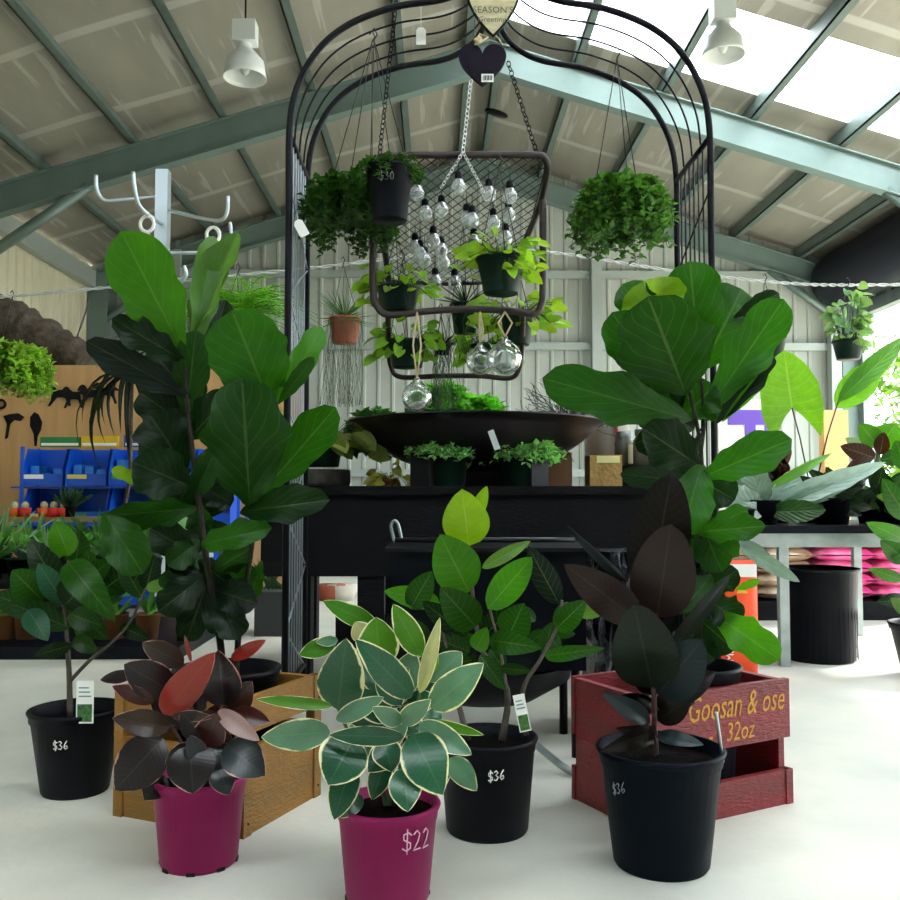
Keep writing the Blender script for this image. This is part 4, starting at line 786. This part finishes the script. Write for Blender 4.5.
# ---------------------------------------------------------------- chrome rack
rk=thing('chrome_garment_rack','chrome post with upturned hook arms behind the left fig tree','display rack',V((P(163,200,4.97).x,4.97,.36)))
chm=mat('chrome','B4BEC2',.35,metal=.75); x=rk.location.x; zt_=P(163,171,4.97).z
b=MB(); b.box((x-.034,4.936,.36),(x+.034,5.004,zt_)); b.build('post',chm,rk)
b=MB(); b.box((x-.15,4.88,.36),(x+.15,5.06,.372)); b.build('base_plate',chm,rk)
def arm(pts): b=MB(); b.tube(spline(pts,5),.011,8); b.build('hook_arm',chm,rk)
arm([P(163,196,4.97),P(120,200,4.87),P(104,200,4.85),P(97,190,4.84),P(96,175,4.84)])
arm([P(163,224,4.97),P(150,216,4.77),P(139,205,4.67),P(135,190,4.65),P(133,172,4.65)])
arm([P(163,209,4.97),P(205,219,4.87),P(221,220,4.84),P(227,212,4.83),P(228,196,4.83)])
arm([P(163,253,4.97),P(215,252,5.07),P(229,246,5.12),P(231,236,5.14),P(230,222,5.14)])
arm([P(163,275,4.97),P(180,280,4.87),P(186,275,4.82),P(184,266,4.82)])
for k,(px,py,D) in enumerate(((147,224,4.75),(213,235,4.86))):
    t=thing('white_hanger_loop',['white plastic bag hook hanging on the near arm of the chrome rack','white ring hanging on the right arm of the chrome rack'][k],'hook',P(px,py,D))
    b=MB(); b.tube([P(px,py,D)+V((math.cos(q)*.036,0,math.sin(q)*.042)) for q in [2*PI*i/16 for i in range(16)]],.010,6,close=True); b.build('ring',white,t)
    b=MB()
    if k==0: b.prism([(-.025,0),(.01,.008),(.055,-.15),(.0,-.16)],(0,.003,0),P(px,py+8,D),(1,0,0),(0,0,1)); b.build('strap',white,t)
    else: b.tube([P(px,py-7,D),P(px,py-14,D+.01)],.004,6); b.build('cord',wire,t)
# ---------------------------------------------------------------- high bay lamps
for px,py,D,lab in ((245,62,7.0,'white bell-shaped high bay lamp hanging under the left roof slope'),(723,40,7.0,'white bell-shaped high bay lamp hanging under the right roof slope')):
    c=P(px,py,D); s=D/900; t=thing('high_bay_lamp',lab,'ceiling lamp',c,'high bay lamps under the roof')
    rim=22*s
    b=MB(); b.lathe([(.05,19*s),(.055,14*s),(.10,8*s),(.15,0),(rim*.96,-12*s),(rim,-17*s),(rim-.006,-17*s),(rim*.93,-12*s),(.14,0),(.09,8*s),(.04,13*s)],c,32); b.build('bell_reflector',mat('lamp_white','D9DEDB',.35),t)
    b=MB(); b.sphere(c+V((0,0,-.04)),.045,12,(1,1,1.5)); b.build('lamp_tube',mat('lamp_glass','BFC3BE',.3),t)
    b=MB(); b.box((c.x-.09,c.y-.07,c.z+19*s),(c.x+.09,c.y+.07,c.z+19*s+.17)); b.build('ballast_box',mat('lamp_white','D9DEDB',.35),t)
    b=MB(); b.tube([c+V((0,0,19*s+.19)),V((c.x,c.y,zr(c.x)-.01))],.008,6); b.build('suspension_rod',blackm,t)
# dark oval vent in the roof
o=MB(); c=P(496,114,10.3); c.z=zr(c.x)-.02; c=P(496,114,10.3); M=Matrix.Rotation(math.atan(.3),3,'Y'); o.lathe([(.001,0),(.14,0),(.14,.02),(.001,.02)],c,24,M=M@Matrix.Diagonal((1,.55,1))); ob=o.build('roof_vent',blackm,loc=c); tag(ob,'small dark oval fitting on the roof beneath the dark heart plaque','vent')
# ---------------------------------------------------------------- left display: plywood panel
xa=XL+.05; PD=6.7; x1=P(305,400,PD).x; z1=P(0,365,PD).z
b=MB(); b.box((xa,PD,0),(x1,PD+.02,z1)); pw=b.build('plywood_panel',ply,loc=(xa,PD,0)); tag(pw,'tall tan plywood panel at the left behind the blue bins','panel')
b=MB(); b.box((xa,PD+.03,0),(x1-.5,PD+.6,z1-.02)); tag(b.build('storage_shelf',mat('shelf_wood','8A7350',.7,noise=.2,nscale=6),loc=(xa,PD+.3,0)),'wooden shelving unit behind the plywood panel, carrying the weathered log','shelf')
# log
m=MB(); pts=spline([P(-45,318,PD+.3),P(0,322,PD+.3),P(30,334,PD+.3),P(60,348,PD+.3),P(84,360,PD+.3)],5); n_=len(pts); 
m.tube(pts,[.0075*(34-20*i/n_)*(1+R.uniform(-.12,.12)) for i in range(n_)],14); lg=m.build('weathered_log',bark,loc=pts[0]); tag(lg,'large weathered brown log lying on top of the plywood panel','log')
# metal wall art
def silh(name,label,pts,D,m=blackm,cat='metal ornament',grp=None):
    o=P(pts[0][0],pts[0][1],D); b=MB(); O=P(0,0,D); s=D/900
    b.prism([((x-pts[0][0])*s,-(y-pts[0][1])*s) for x,y in pts],(0,.006,0),o,(1,0,0),(0,0,1)); ob=b.build(name,m,loc=o); tag(ob,label,cat,grp); return ob
H=[(0,4),(3,2),(6,3),(9,7),(16,7),(20,6),(24,9),(22,10),(19,9),(20,15),(22,21),(20,22),(17,15),(15,14),(9,14),(6,18),(3,22),(1,22),(4,16),(4,11),(2,8),(-2,8)]
for k,(hx,hy,sx) in enumerate(((50,380,1.15),(66,382,.95),(82,380,1.05),(97,378,1.1))):
    silh('metal_horse',['leftmost black metal horse of the galloping row on the plywood','second black metal horse from the left on the plywood','third black metal horse from the left on the plywood','rightmost black metal horse of the galloping row on the plywood'][k],[(hx-3+x*sx*.95,hy+2+y*1.1) for x,y in H],PD-.012-.008*k,grp='galloping metal horses on the plywood')
silh('metal_bird','black metal parrot on a perch at the left of the plywood',[(3,416),(10,414),(18,413),(24,417),(20,421),(14,420),(10,424),(8,438),(5,439),(7,424)],PD-.01); silh('metal_bird','black metal bird hanging on the plywood above the green sign',[(30,417),(34,412),(38,414),(42,422),(41,430),(38,436),(37,446),(35,446),(34,434),(30,426)],PD-.01)
t=thing('metal_ring','small black metal ring ornament at the left edge of the plywood','metal ornament',P(1,404,PD-.02)); b=MB(); b.tube([P(1,404,PD-.02)+V((math.cos(q),0,math.sin(q)))*.03 for q in [2*PI*i/16 for i in range(16)]],.01,6,close=True); b.build('ring',blackm,t)
for k,(a_,c_,m_) in enumerate((((40,437),(80,447),mat('green_card','1E7A3A',.6)),((81,436),(118,447),mat('yellow_card','D9B020',.6)),((124,435),(160,447),mat('blue_card','1E3E9A',.6)))):
    b=MB(); p=P(a_[0],c_[1],6.33);q=P(c_[0],a_[1],6.33); b.box((p.x,6.33,p.z),(q.x,6.36,q.z)); ob=b.build('shelf_sign',m_,loc=p)
    tag(ob,['green sign card standing on top of the blue bins','yellow sign card standing on top of the blue bins','blue sign card standing on top of the blue bins, beside the fig'][k],'sign','sign cards on the blue bins')
    b=MB(); b.box((p.x+.01,6.326,p.z+.01),(q.x-.01,6.33,p.z+.028)); b.build('white_strip',paper,ob)
# blue bins
blue=mat('blue_plastic','0E54C8',.35); blued=blue
cols=[(25,67),(68,110),(111,153),(154,196),(197,239)]; rows=[(447,486),(487,525),(526,564),(565,603)]
PROD=[mat('prod_blue','2E86E8',.4),mat('prod_dark',(.02,.02,.03),.5),mat('prod_green','2E7A3E',.5),mat('prod_tan','A58A5A',.6)]
zb=None
rown=['top','second','third','bottom'];coln=['leftmost','second','third','fourth','rightmost']
fr_=thing('bin_rack','blue wire rack frame carrying the rows of blue bins','rack',P(132,603,6.45)-V((0,0,P(132,603,6.45).z)))
for px in (24,240):
    b=MB(); x=P(px,500,6.4).x
    for y in (6.36,6.62): b.box((x-.01,y-.01,0),(x+.01,y+.01,P(0,447,6.4).z))
    b.build('upright',blue,fr_)
b=MB()
for r0,r1 in rows: z=P(0,r1,6.4).z-.004; b.box((P(24,0,6.4).x,6.38,z-.012),(P(240,0,6.4).x,6.64,z))
b.build('shelf_bars',blue,fr_)
for j,(y0,y1) in enumerate(rows):
    for i,(x0,x1) in enumerate(cols):
        if j>=1 and i==4: x1-=6
        a=P(x0,y1,6.4);c_=P(x1,y0,6.4); z0=P(0,y1,6.4).z; z1_=P(0,y0,6.4).z-.01; w_=.004
        t=thing('storage_bin','blue open-front bin, %s in its row, %s row of the rack'%(coln[i],rown[j]),'storage bin',((a.x+c_.x)/2,6.48,z0),'blue bins in the rack')
        b=MB(); b.box((a.x+.004,6.38,z0),(c_.x-.004,6.62,z0+w_)); b.box((a.x+.004,6.612,z0),(c_.x-.004,6.62,z1_))
        for x in (a.x+.004,c_.x-.008):
            k0=b.vs([(x+e,y,z) for e in (0,.004) for y,z in ((6.34,z0),(6.62,z0),(6.62,z1_),(6.42,z1_),(6.34,z0+.12))])
            b.face([k0+q for q in range(5)]); b.face([k0+9-q for q in range(5)])
            for q in range(5): b.face([k0+q,k0+5+q,k0+5+(q+1)%5,k0+(q+1)%5])
        b.box((a.x+.004,6.36,z0),(c_.x-.004,6.365,z0+.085)); b.build('bin_body',blue,t)
        b=MB(); hw_=(c_.x-a.x)
        b.box((a.x+.01,6.354,z0+.05),(a.x+hw_*.5,6.36,z0+.08)); b.build('label_strip',[paper,mat('label_yellow','D8C868',.6),mat('label_green','3E8A50',.6)][(i+j)%3],t)
        b=MB()
        for q in range(3):
            x=a.x+hw_*(.2+.28*q); b.box((x-.03,6.42,z0+.006),(x+.03,6.56,z0+R.uniform(.08,.2) if j!=1 else z0+.09))
        b.build('packets',PROD[(j+ (0 if j<1 else i))%4] if j else PROD[0],t)
# ---------------------------------------------------------------- left plant bench
zb=P(70,572,4.75).z; bx0=P(-40,0,4.5).x; bx1=P(205,0,4.75).x
tb=thing('plant_display_bench','low dark display bench crowded with plants at the left','bench',V(((bx0+bx1)/2,5.0,0)))
b=MB(); b.box((bx0,4.55,.33),(bx1,5.5,.36)); b.build('bench_top',blackw,tb)
b=MB(); b.box((bx0,4.45,0),(bx1,5.55,.06)); b.build('bottom_tray',blackp,tb)
for px,y in ((-30,4.65),(195,4.65),(90,4.65),(195,5.4)):
    b=MB(); x=P(px,0,4.7).x; b.box((x-.025,y-.025,.06),(x+.025,y+.025,.33)); b.build('leg',blackm,tb)
PLT=[]
KT=[(.08,.26,.06),(.14,.40,.08),(.22,.50,.16),(.07,.20,.09),(.30,.52,.32)]
desc=['strappy pale green plant','broad-leaved dark green plant','grassy bright green plant','spiky grey-green plant','bushy mid green plant','trailing small-leaved plant']
def filler(px,D,z0,kind,h,lab,pm,pr=.07,ph=.11,tint=None,n=26,name='potted_foliage_plant'):
    x=P(px,500,D).x; base=V((x,D,z0)); t=thing(name,lab,'plant',base,'plants on the left display bench' if px<300 else None)
    b=MB(); b.lathe([(.001,0),(pr*.75,0),(pr,ph),(pr+.004,ph),(pr-.004,ph-.01),(.001,ph-.015)],base,18); b.build('pot',pm,t)
    c=base+V((0,0,ph-.01)); lf=MB(); st=MB(); tint=tint or R.choice(KT)
    for i in range(n):
        a=R.uniform(0,2*PI); el=R.uniform(.35,1.5); ln=h*R.uniform(.6,1.05)
        e=c+V((math.cos(a)*math.cos(el),math.sin(a)*math.cos(el)*.9,math.sin(el)))*ln
        if kind=='strap': lf.leaf(c,e,.022,shape='strap',bend=.2,tint=jit(tint,.3),n=8,m=1,fold=.4,roll=R.uniform(-.6,.6))
        elif kind=='spike': lf.leaf(c,e,.03,shape='strap',bend=.02,tint=jit(tint,.3),n=4,m=1,fold=.5)
        else:
            q=c.lerp(e,.55); st.tube([c,q],.002,4); lf.leaf(q,e+V((0,0,-h*.2)),h*.22,shape='oval',bend=.12,tint=jit(tint,.3),n=8,m=2,roll=R.uniform(-1,1))
    if st.v: st.build('stem',stemg,t)
    lf.build('foliage',LF,t); return t
spots=[(-8,4.72,'strap',.34,'strappy green plant at the very left edge of the bench'),(22,4.75,'leafy',.30,'broad-leaved plant at the left end of the front bench row'),(52,4.72,'strap',.30,'grassy plant behind the young tree pot'),(86,4.78,'leafy',.26,'leafy plant in the middle of the front bench row'),(118,4.72,'strap',.34,'arching strappy plant right of the young tree trunk'),(150,4.76,'leafy',.28,'leafy plant near the right end of the front bench row'),(182,4.72,'strap',.26,'grassy plant at the right end of the front bench row'),
(0,5.15,'strap',.48,'tall strappy plant in the back row at the left edge'),(34,5.2,'strap',.38,'tall pale grassy plant in the back bench row'),(66,5.15,'leafy',.36,'leafy plant in the middle of the back bench row'),(100,5.2,'strap',.4,'dark strappy plant in the back row right of the middle'),(134,5.15,'leafy',.36,'bushy plant in the back row below the fig leaves'),(168,5.2,'leafy',.36,'bushy plant at the right of the back row')]
for i,(px,D,k,h,lab) in enumerate(spots): filler(px,D,.36,k,h*.78,lab,[blackp,greenp,terra][i%3 if i%3<2 else 0],tint=KT[(i*2)%5],n=30)
for i,(px,lab) in enumerate(((8,'brown pot on the lower tray at the left edge'),(30,'brown pot on the lower tray under the young tree'),(118,'brown pot on the lower tray left of the crate'),(150,'brown pot on the lower tray behind the burgundy plant'))):
    filler(px,4.72,.06,'strap',.16,lab,mat('tan_pot','8A5A30',.7),pr=.065,ph=.13,n=14,tint=KT[2])
# cactus pots in a row, on a back shelf
b=MB(); z=P(0,517,5.95).z; b.box((P(-30,0,5.95).x,5.85,z-.03),(P(180,0,5.95).x,6.1,z)); b.box((P(-30,0,5.95).x,5.85,0),(P(-24,0,5.95).x,6.1,z-.03)); b.box((P(174,0,5.95).x,5.85,0),(P(180,0,5.95).x,6.1,z-.03)); ob=b.build('narrow_shelf',mat('shelf_wood','8A7350',.7),loc=(P(70,0,5.95).x,5.95,0)); tag(ob,'narrow wooden shelf of tiny cactus pots in front of the blue bins','shelf')
cols_=['C81E1A','E85A1A','D8261E','E86A20','C83020']
for i,px in enumerate((25,44,54,14,64)):
    x=P(px,510,5.95).x; t=thing('potted_cactus','small %s cactus pot, %s on the narrow shelf'%(['red','orange','red','orange','red'][i],['second from the left','in the middle','just right of the middle','leftmost','rightmost of the coloured ones'][i]),'plant',(x,5.95,z),'tiny cactus pots on the narrow shelf')
    b=MB(); b.lathe([(.001,0),(.032,0),(.042,.06),(.001,.055)],(x,5.95,z),16); b.build('pot',mat('tiny_pot_'+['red','orange','scarlet','amber','crimson'][i],cols_[i],.5),t)
    b=MB(); b.sphere((x,5.95,z+.075),.026,10,(1,1,1.1),.06); b.build('cactus',mat('pale_cactus','B9B48C',.8,noise=.4,nscale=80),t)
filler(70,5.95,z,'spike',.17,'small spiky grey-green plant at the right of the cactus pots',blackp,pr=.04,ph=.07,tint=(.06,.14,.10),n=40,name='potted_agave')
# dark palm
t=filler(118,5.5,.36,'strap',.05,'dark drooping palm rising behind the left fig tree',blackp,pr=.09,ph=.16,n=6,name='potted_palm'); t['label']='dark drooping palm between the plywood and the left fig tree'
b=MB(); c=P(132,372,5.5); b.tube([V((c.x-.07,5.5,.5)),V((c.x,5.5,.9)),c],.012,8); b.build('trunk',bark,t)
b=MB()
for i in range(46):
    a=R.uniform(0,2*PI); e=c+V((math.cos(a)*.32*R.uniform(.4,1),math.sin(a)*.3,R.uniform(-.62,.2))); b.leaf(c,e,.035,shape='strap',bend=.28,tint=jit((.012,.03,.018),.3),n=8,m=1,fold=.3,face=(0,-.3,1))
b.build('fronds',LF,t)
# grey planter box seen through the gap
t,a,c_=carton('planter_box','dark grey planter box on the floor seen left of the arch leg','planter',254,592,285,634,5.15,.3,mat('dark_grey_box',(.03,.034,.036),.7),0)
b=MB(); 
for i in range(20): q=V(((a.x+c_.x)/2+R.uniform(-.08,.08),5.3,c_.z-.01)); b.leaf(q,q+V((R.uniform(-.12,.12),R.uniform(-.1,.1),R.uniform(.08,.2))),.015,shape='strap',tint=jit((.06,.14,.08)),n=5,m=1)
b.build('foliage',LF,t)
t,a,c_=carton('slatted_panel','dark slatted stack at the left end of the bench','stack',262,470,300,486,4.45,.2,blackw,zt)
# far things through the bench opening
for i,(px,lab,cc) in enumerate(((330,'small terracotta bowl on the floor far behind, seen under the bench','9A4A30'),(343,'pale pot far behind, seen under the bench','C8C0B0'))):
    p=P(px,588,6.9); x=p.x; b=MB(); b.lathe([(.001,0),(.08,0),(.12,.12),(.001,.11)],(x,6.9,0),18); tag(b.build('floor_pot',mat('floor_pot_%s'%['terracotta','pale'][i],cc,.7),loc=(x,6.9,0)),lab,'pot')
# ---------------------------------------------------------------- right: galvanised table
zt3=P(800,526,4.2).z; x0=P(672,0,4.2).x; x1=P(905,0,4.2).x
tb=thing('galvanised_table','galvanised steel table with a black tray top, at the right','table',V(((x0+x1)/2,4.65,0)))
b=MB(); b.box((x0,4.2,zt3-.035),(x1+.3,5.2,zt3)); b.build('tray_top',blackp,tb)
for q0 in (4.22,5.14):
    b=MB(); b.box((x0+.02,q0,zt3-.10),(x1+.28,q0+.03,zt3-.036)); b.build('frame_rail',galv,tb)
for px,y in ((775,4.235),(690,4.235),(935,4.235),(775,5.15),(690,5.15),(935,5.15)):
    b=MB(); x=P(px,0,4.2).x; b.box((x-.022,y-.02,0),(x+.022,y+.02,zt3-.1)); b.build('leg',galv,tb)
c=V((P(818,600,4.42).x,4.42,0)); t=thing('black_tub_pot','big empty black nursery tub on the floor under the table','pot',c); b=MB(); b.lathe(pot_prof(.165,.188,.445,.006,.02),c,40); b.build('tub',blackp,t)
b=MB()
for q in range(40): 
    a=2*PI*q/40; b.box((-.001,-.002,0),(.001,.002,.40),Matrix.Translation(c+V((math.cos(a)*.176,math.sin(a)*.176,.01)))@Matrix.Rotation(a,4,'Z'))
b.build('ribs',blackp,t)
# silver-leaved plant etc on the table
def leafplant(name,lab,px,py,D,pr,ph,data,mt,pm=blackp,shape='oval',stemc=stemg,cat='plant',**kw):
    base=V((P(px,py,D).x,D,zt3)); t=thing(name,lab,cat,base,'plants on the galvanised table')
    b=MB(); b.lathe([(.001,0),(pr*.75,0),(pr,ph),(pr+.004,ph),(pr-.004,ph-.01),(.001,ph-.015)],base,20); b.build('pot',pm,t)
    b=MB(); leaves(b,D,data,shape=shape,**kw); b.build('foliage',mt,t)
    b=MB(); c=base+V((0,0,ph-.015))
    for q in data:
        B=P(q[0],q[1],D+q[5]); b.tube([c,c.lerp(B,.6)+V((0,0,.03)),B],.004,5)
    b.build('stem',stemc,t); return t
TI.update(sil=(.52,.64,.60),sil2=(.30,.42,.36),al=(.24,.52,.07),al2=(.15,.38,.05),br=(.10,.035,.03))
leafplant('potted_silver_alocasia','silvery broad-leaved plant at the front left of the galvanised table',762,510,4.4,.09,.12,[(764,508,886,462,22,0,-.1,'sil',dict(wave=.1,fold=.5)),(762,508,704,486,28,0,-.08,'sil',dict(wave=.12)),(764,505,746,456,26,0,0,'sil2',dict(wave=.1)),(768,504,806,466,18,.02,.03,'sil',{}),(770,510,860,480,14,-.02,-.1,'sil2',{}),(768,508,712,518,18,-.03,-.1,'sil',{}),(770,500,720,470,22,.05,.03,'sil2',{}),(765,490,832,453,9,.02,0,'al',{}),(770,512,826,510,22,-.05,-.12,'g',{}),(760,514,704,520,18,-.05,-.12,'g',{}),(770,500,850,488,20,.03,0,'sil2',{}),(770,500,805,478,20,.03,.02,'sil',{})],LSV,wave=.04,fold=.25)
leafplant('potted_elephant_ear','tall elephant ear plant with lime heart-shaped leaves at the right',812,470,4.7,.1,.14,[(792,408,784,350,54,0,-.05,'al',dict(shape='heart',lobe=.55,fold=.15)),(838,402,906,336,20,0,-.02,'al2',dict(fold=.25)),(836,408,880,362,30,.02,.02,'al',dict(fold=.2))],LA,shape='oval',stemc=stemr,wave=.03)
leafplant('potted_round_leaf_plant','plant with round green leaves and brown new growth at the right edge',872,470,4.6,.09,.12,[(878,446,860,424,20,0,-.02,'b',dict(shape='round')),(880,446,896,424,24,0,-.02,'b',dict(shape='round')),(880,455,884,432,14,-.04,-.06,'br',{}),(875,458,840,446,18,-.02,-.04,'br',{}),(870,462,845,470,16,-.02,-.04,'br',{}),(880,460,905,455,16,0,-.02,'g2',{}),(868,450,845,438,12,.02,.02,'sil2',{})],LF)
leafplant('potted_coleus','reddish coleus behind the silvery leaves',775,480,4.75,.08,.12,[(775+R.uniform(-8,8),478+R.uniform(-5,5),775+R.uniform(-28,28),462+R.uniform(-14,10),R.uniform(8,13),0,R.uniform(-.08,.05),'br',{}) for i in range(26)],LB)
leafplant('potted_dark_foliage_plant','dark bushy plant in the middle of the galvanised table',832,520,4.45,.10,.13,[(832+R.uniform(-26,26),500+R.uniform(-10,14),832+R.uniform(-42,40),492+R.uniform(-26,26),R.uniform(9,16),R.uniform(-.05,.05),R.uniform(-.1,.1),'dk' if i%4 else 'g2',{}) for i in range(70)],LF)
leafplant('potted_dark_foliage_plant','second dark bushy plant at the right end of the galvanised table',892,520,4.5,.10,.13,[(892+R.uniform(-16,16),498+R.uniform(-10,14),892+R.uniform(-32,30),490+R.uniform(-26,26),R.uniform(9,16),R.uniform(-.05,.05),R.uniform(-.1,.1),'dk' if i%3 else 'g',{}) for i in range(46)],LF)
leafplant('potted_striped_calathea','small striped plant hanging over the table edge behind the fig',745,560,4.3,.05,.08,[(738,545,800,582,14,-.2,-.25,'sil2',dict(bend=.15)),(740,540,772,558,10,-.15,-.2,'sil2',{})],LSV)
# right-edge plant on the floor
D=4.0; c=P(926,640,D); c.z=0
re=thing('potted_laurel','bright green leafy plant in a black pot, cut off by the right edge','plant',c); pot(re,c,.10,.15,.235,blackp)
b=MB(); leaves(b,D,[(905,540,866,522,18,0,-.1,'b',{}),(908,520,882,478,22,0,-.05,'g',{}),(905,500,876,496,12,0,0,'pale',{}),(906,560,880,540,20,0,-.1,'g',{}),(902,580,868,568,12,0,-.05,'b',{}),(905,600,876,602,14,0,-.05,'dk',{}),(910,612,890,598,14,-.02,-.06,'pale',{}),(906,470,896,440,18,.05,.05,'g',{}),(908,550,892,560,28,0,-.08,'g',{}),(912,500,925,470,24,0,0,'b',{}),(915,580,940,560,22,0,0,'g',{})],fold=.2); b.build('foliage',LF,re)
b=MB(); stems(b,D,[([(918,640),(906,600),(906,540),(908,470)],.006,.003)]); b.build('stem',stemg,re)
# bags
def bag(name,label,cx,cy,cz,lx,ly,lz,m,grp,cat='bag',rot=0,pm=None):
    b=MB(); nx,ny=10,6; M=Matrix.Translation((cx,cy,cz))@Matrix.Rotation(rot,4,'Z')
    top=[];bot=[]
    for i in range(nx+1):
        for j in range(ny+1):
            u=i/nx*2-1;v=j/ny*2-1; h=((1-abs(u)**4)*(1-abs(v)**4))**.5*lz/2+R.uniform(0,.006)
            top.append(M@V((u*lx/2,v*ly/2,h))); bot.append(M@V((u*lx/2,v*ly/2,-h)))
    a=b.vs(top);c=b.vs(bot); W=ny+1
    for i in range(nx):
        for j in range(ny): q=i*W+j; b.face([a+q,a+q+W,a+q+W+1,a+q+1],sm=True); b.face([c+q,c+q+1,c+q+W+1,c+q+W],sm=True)
    o=b.build(name,m,loc=(cx,cy,cz)); tag(o,label,cat,grp); return o
pal=thing('pallet','dark pallet base under the stacked pink and brown bags','pallet',(P(800,600,6.0).x,6.2,0))
xp0=P(690,0,5.8).x; xp1=P(925,0,5.8).x
b=MB(); b.box((xp0,5.75,.10),(xp1,6.5,.12)); b.build('deck',blackw,pal)
for y in (5.76,6.1,6.4):
    b=MB(); b.box((xp0,y,0),(xp1,y+.09,.10)); b.build('bearer',blackw,pal)
bm_br=mat('brown_bag_plastic','9C6B48',.45,noise=.5,nscale=9,col2='E8DCC8'); bm_pk=mat('pink_bag_plastic','E0308A',.4,noise=.3,nscale=9,col2='F4A0C8')
lay=['bottom','second','third','fourth','top']
for k in range(5):
    for i in range(4):
        lx=(xp1-xp0)/4; cx=xp0+lx*(i+.5); pk=i>=2
        bag('soil_bag','%s bag, %s layer of the %s column on the pallet'%('pink' if pk else 'brown and white',lay[k],['leftmost','second','third','rightmost'][i]),cx,6.1,.165+.082*k,lx*.99,.62,.09,bm_pk if pk else bm_br,'stacked bags on the pallet')
# orange bag standing
for k,(x0,x1,yt,D,lab) in enumerate(((716,756,560,4.05,'orange potting mix bag standing right of the fig stem, before the table leg'),(666,700,572,4.0,'orange bag partly hidden behind the dark rubber plant leaf'))):
    a=P(x0,665,D);c_=P(x1,yt,D); t=thing('potting_mix_bag',lab,'bag',((a.x+c_.x)/2,D,0),'orange bags standing by the table')
    b=MB(); w_=(c_.x-a.x)
    nz=10; ring=[]
    for i in range(nz+1):
        f=i/nz; hh=c_.z*f; th_=.055*(1-abs(2*f-1)**4)**.5+.004; ring.append(b.vs([((a.x+c_.x)/2+w_/2*math.copysign(abs(math.cos(q))**.5,math.cos(q)),D+th_*math.sin(q),hh) for q in [2*PI*j/20 for j in range(20)]]))
    for i in range(nz):
        for j in range(20): b.face([ring[i]+j,ring[i]+(j+1)%20,ring[i+1]+(j+1)%20,ring[i+1]+j],sm=True)
    b.build('sack',mat('orange_plastic','EE4A12',.4,bump=.3,bscale=15),t)
    b=MB(); b.box((a.x+w_*.1,D-.058,c_.z*.86),(c_.x-w_*.1,D-.05,c_.z*.97)); b.build('white_panel',white,t)
    if k==0:
        b=MB(); o_=V((a.x+w_*.32,D-.0585,c_.z*.2)); textmesh(b,'Mix',o_,(0,0,1),(-1,0,0),.05,Z=(0,-1,0)); b.build('printing',white,t)
        b=MB(); o_=V((a.x+w_*.55,D-.0585,c_.z*.72)); b.prism([(-.025,0),(.025,0),(0,.04)],(0,-.001,0),o_,(1,0,0),(0,0,1)); b.build('warning_triangle',mat('yellow_card','D9B020',.6),t)
# white poster with purple blocks, and a tan post
p=P(728,436,6.5);q=P(768,408,6.5)
t=thing('display_stand','white display stand with a purple block pattern behind the fig leaves','display stand',((p.x+q.x)/2,6.6,0)); b=MB(); b.box((P(712,0,6.5).x,6.5,0),(P(770,0,6.5).x,6.6,P(0,398,6.5).z)); b.build('board',white,t)
b=MB(); b.box((p.x,6.49,P(0,424,6.5).z),(q.x-.01,6.5,P(0,409,6.5).z)); b.box((P(738,0,6.5).x,6.49,P(0,436,6.5).z),(P(748,0,6.5).x,6.5,P(0,424,6.5).z)); b.box((P(757,0,6.5).x,6.49,P(0,436,6.5).z),(P(764,0,6.5).x,6.5,P(0,424,6.5).z)); b.build('purple_blocks',mat('purple_print','6A4CB8',.6),t)
t,a,c_=carton('timber_board_stack','pale tan boards leaning by the doorway post behind the elephant ear','boards',826,410,848,520,7.2,.1,mat('pale_tan_board','E0B070',.7),0)
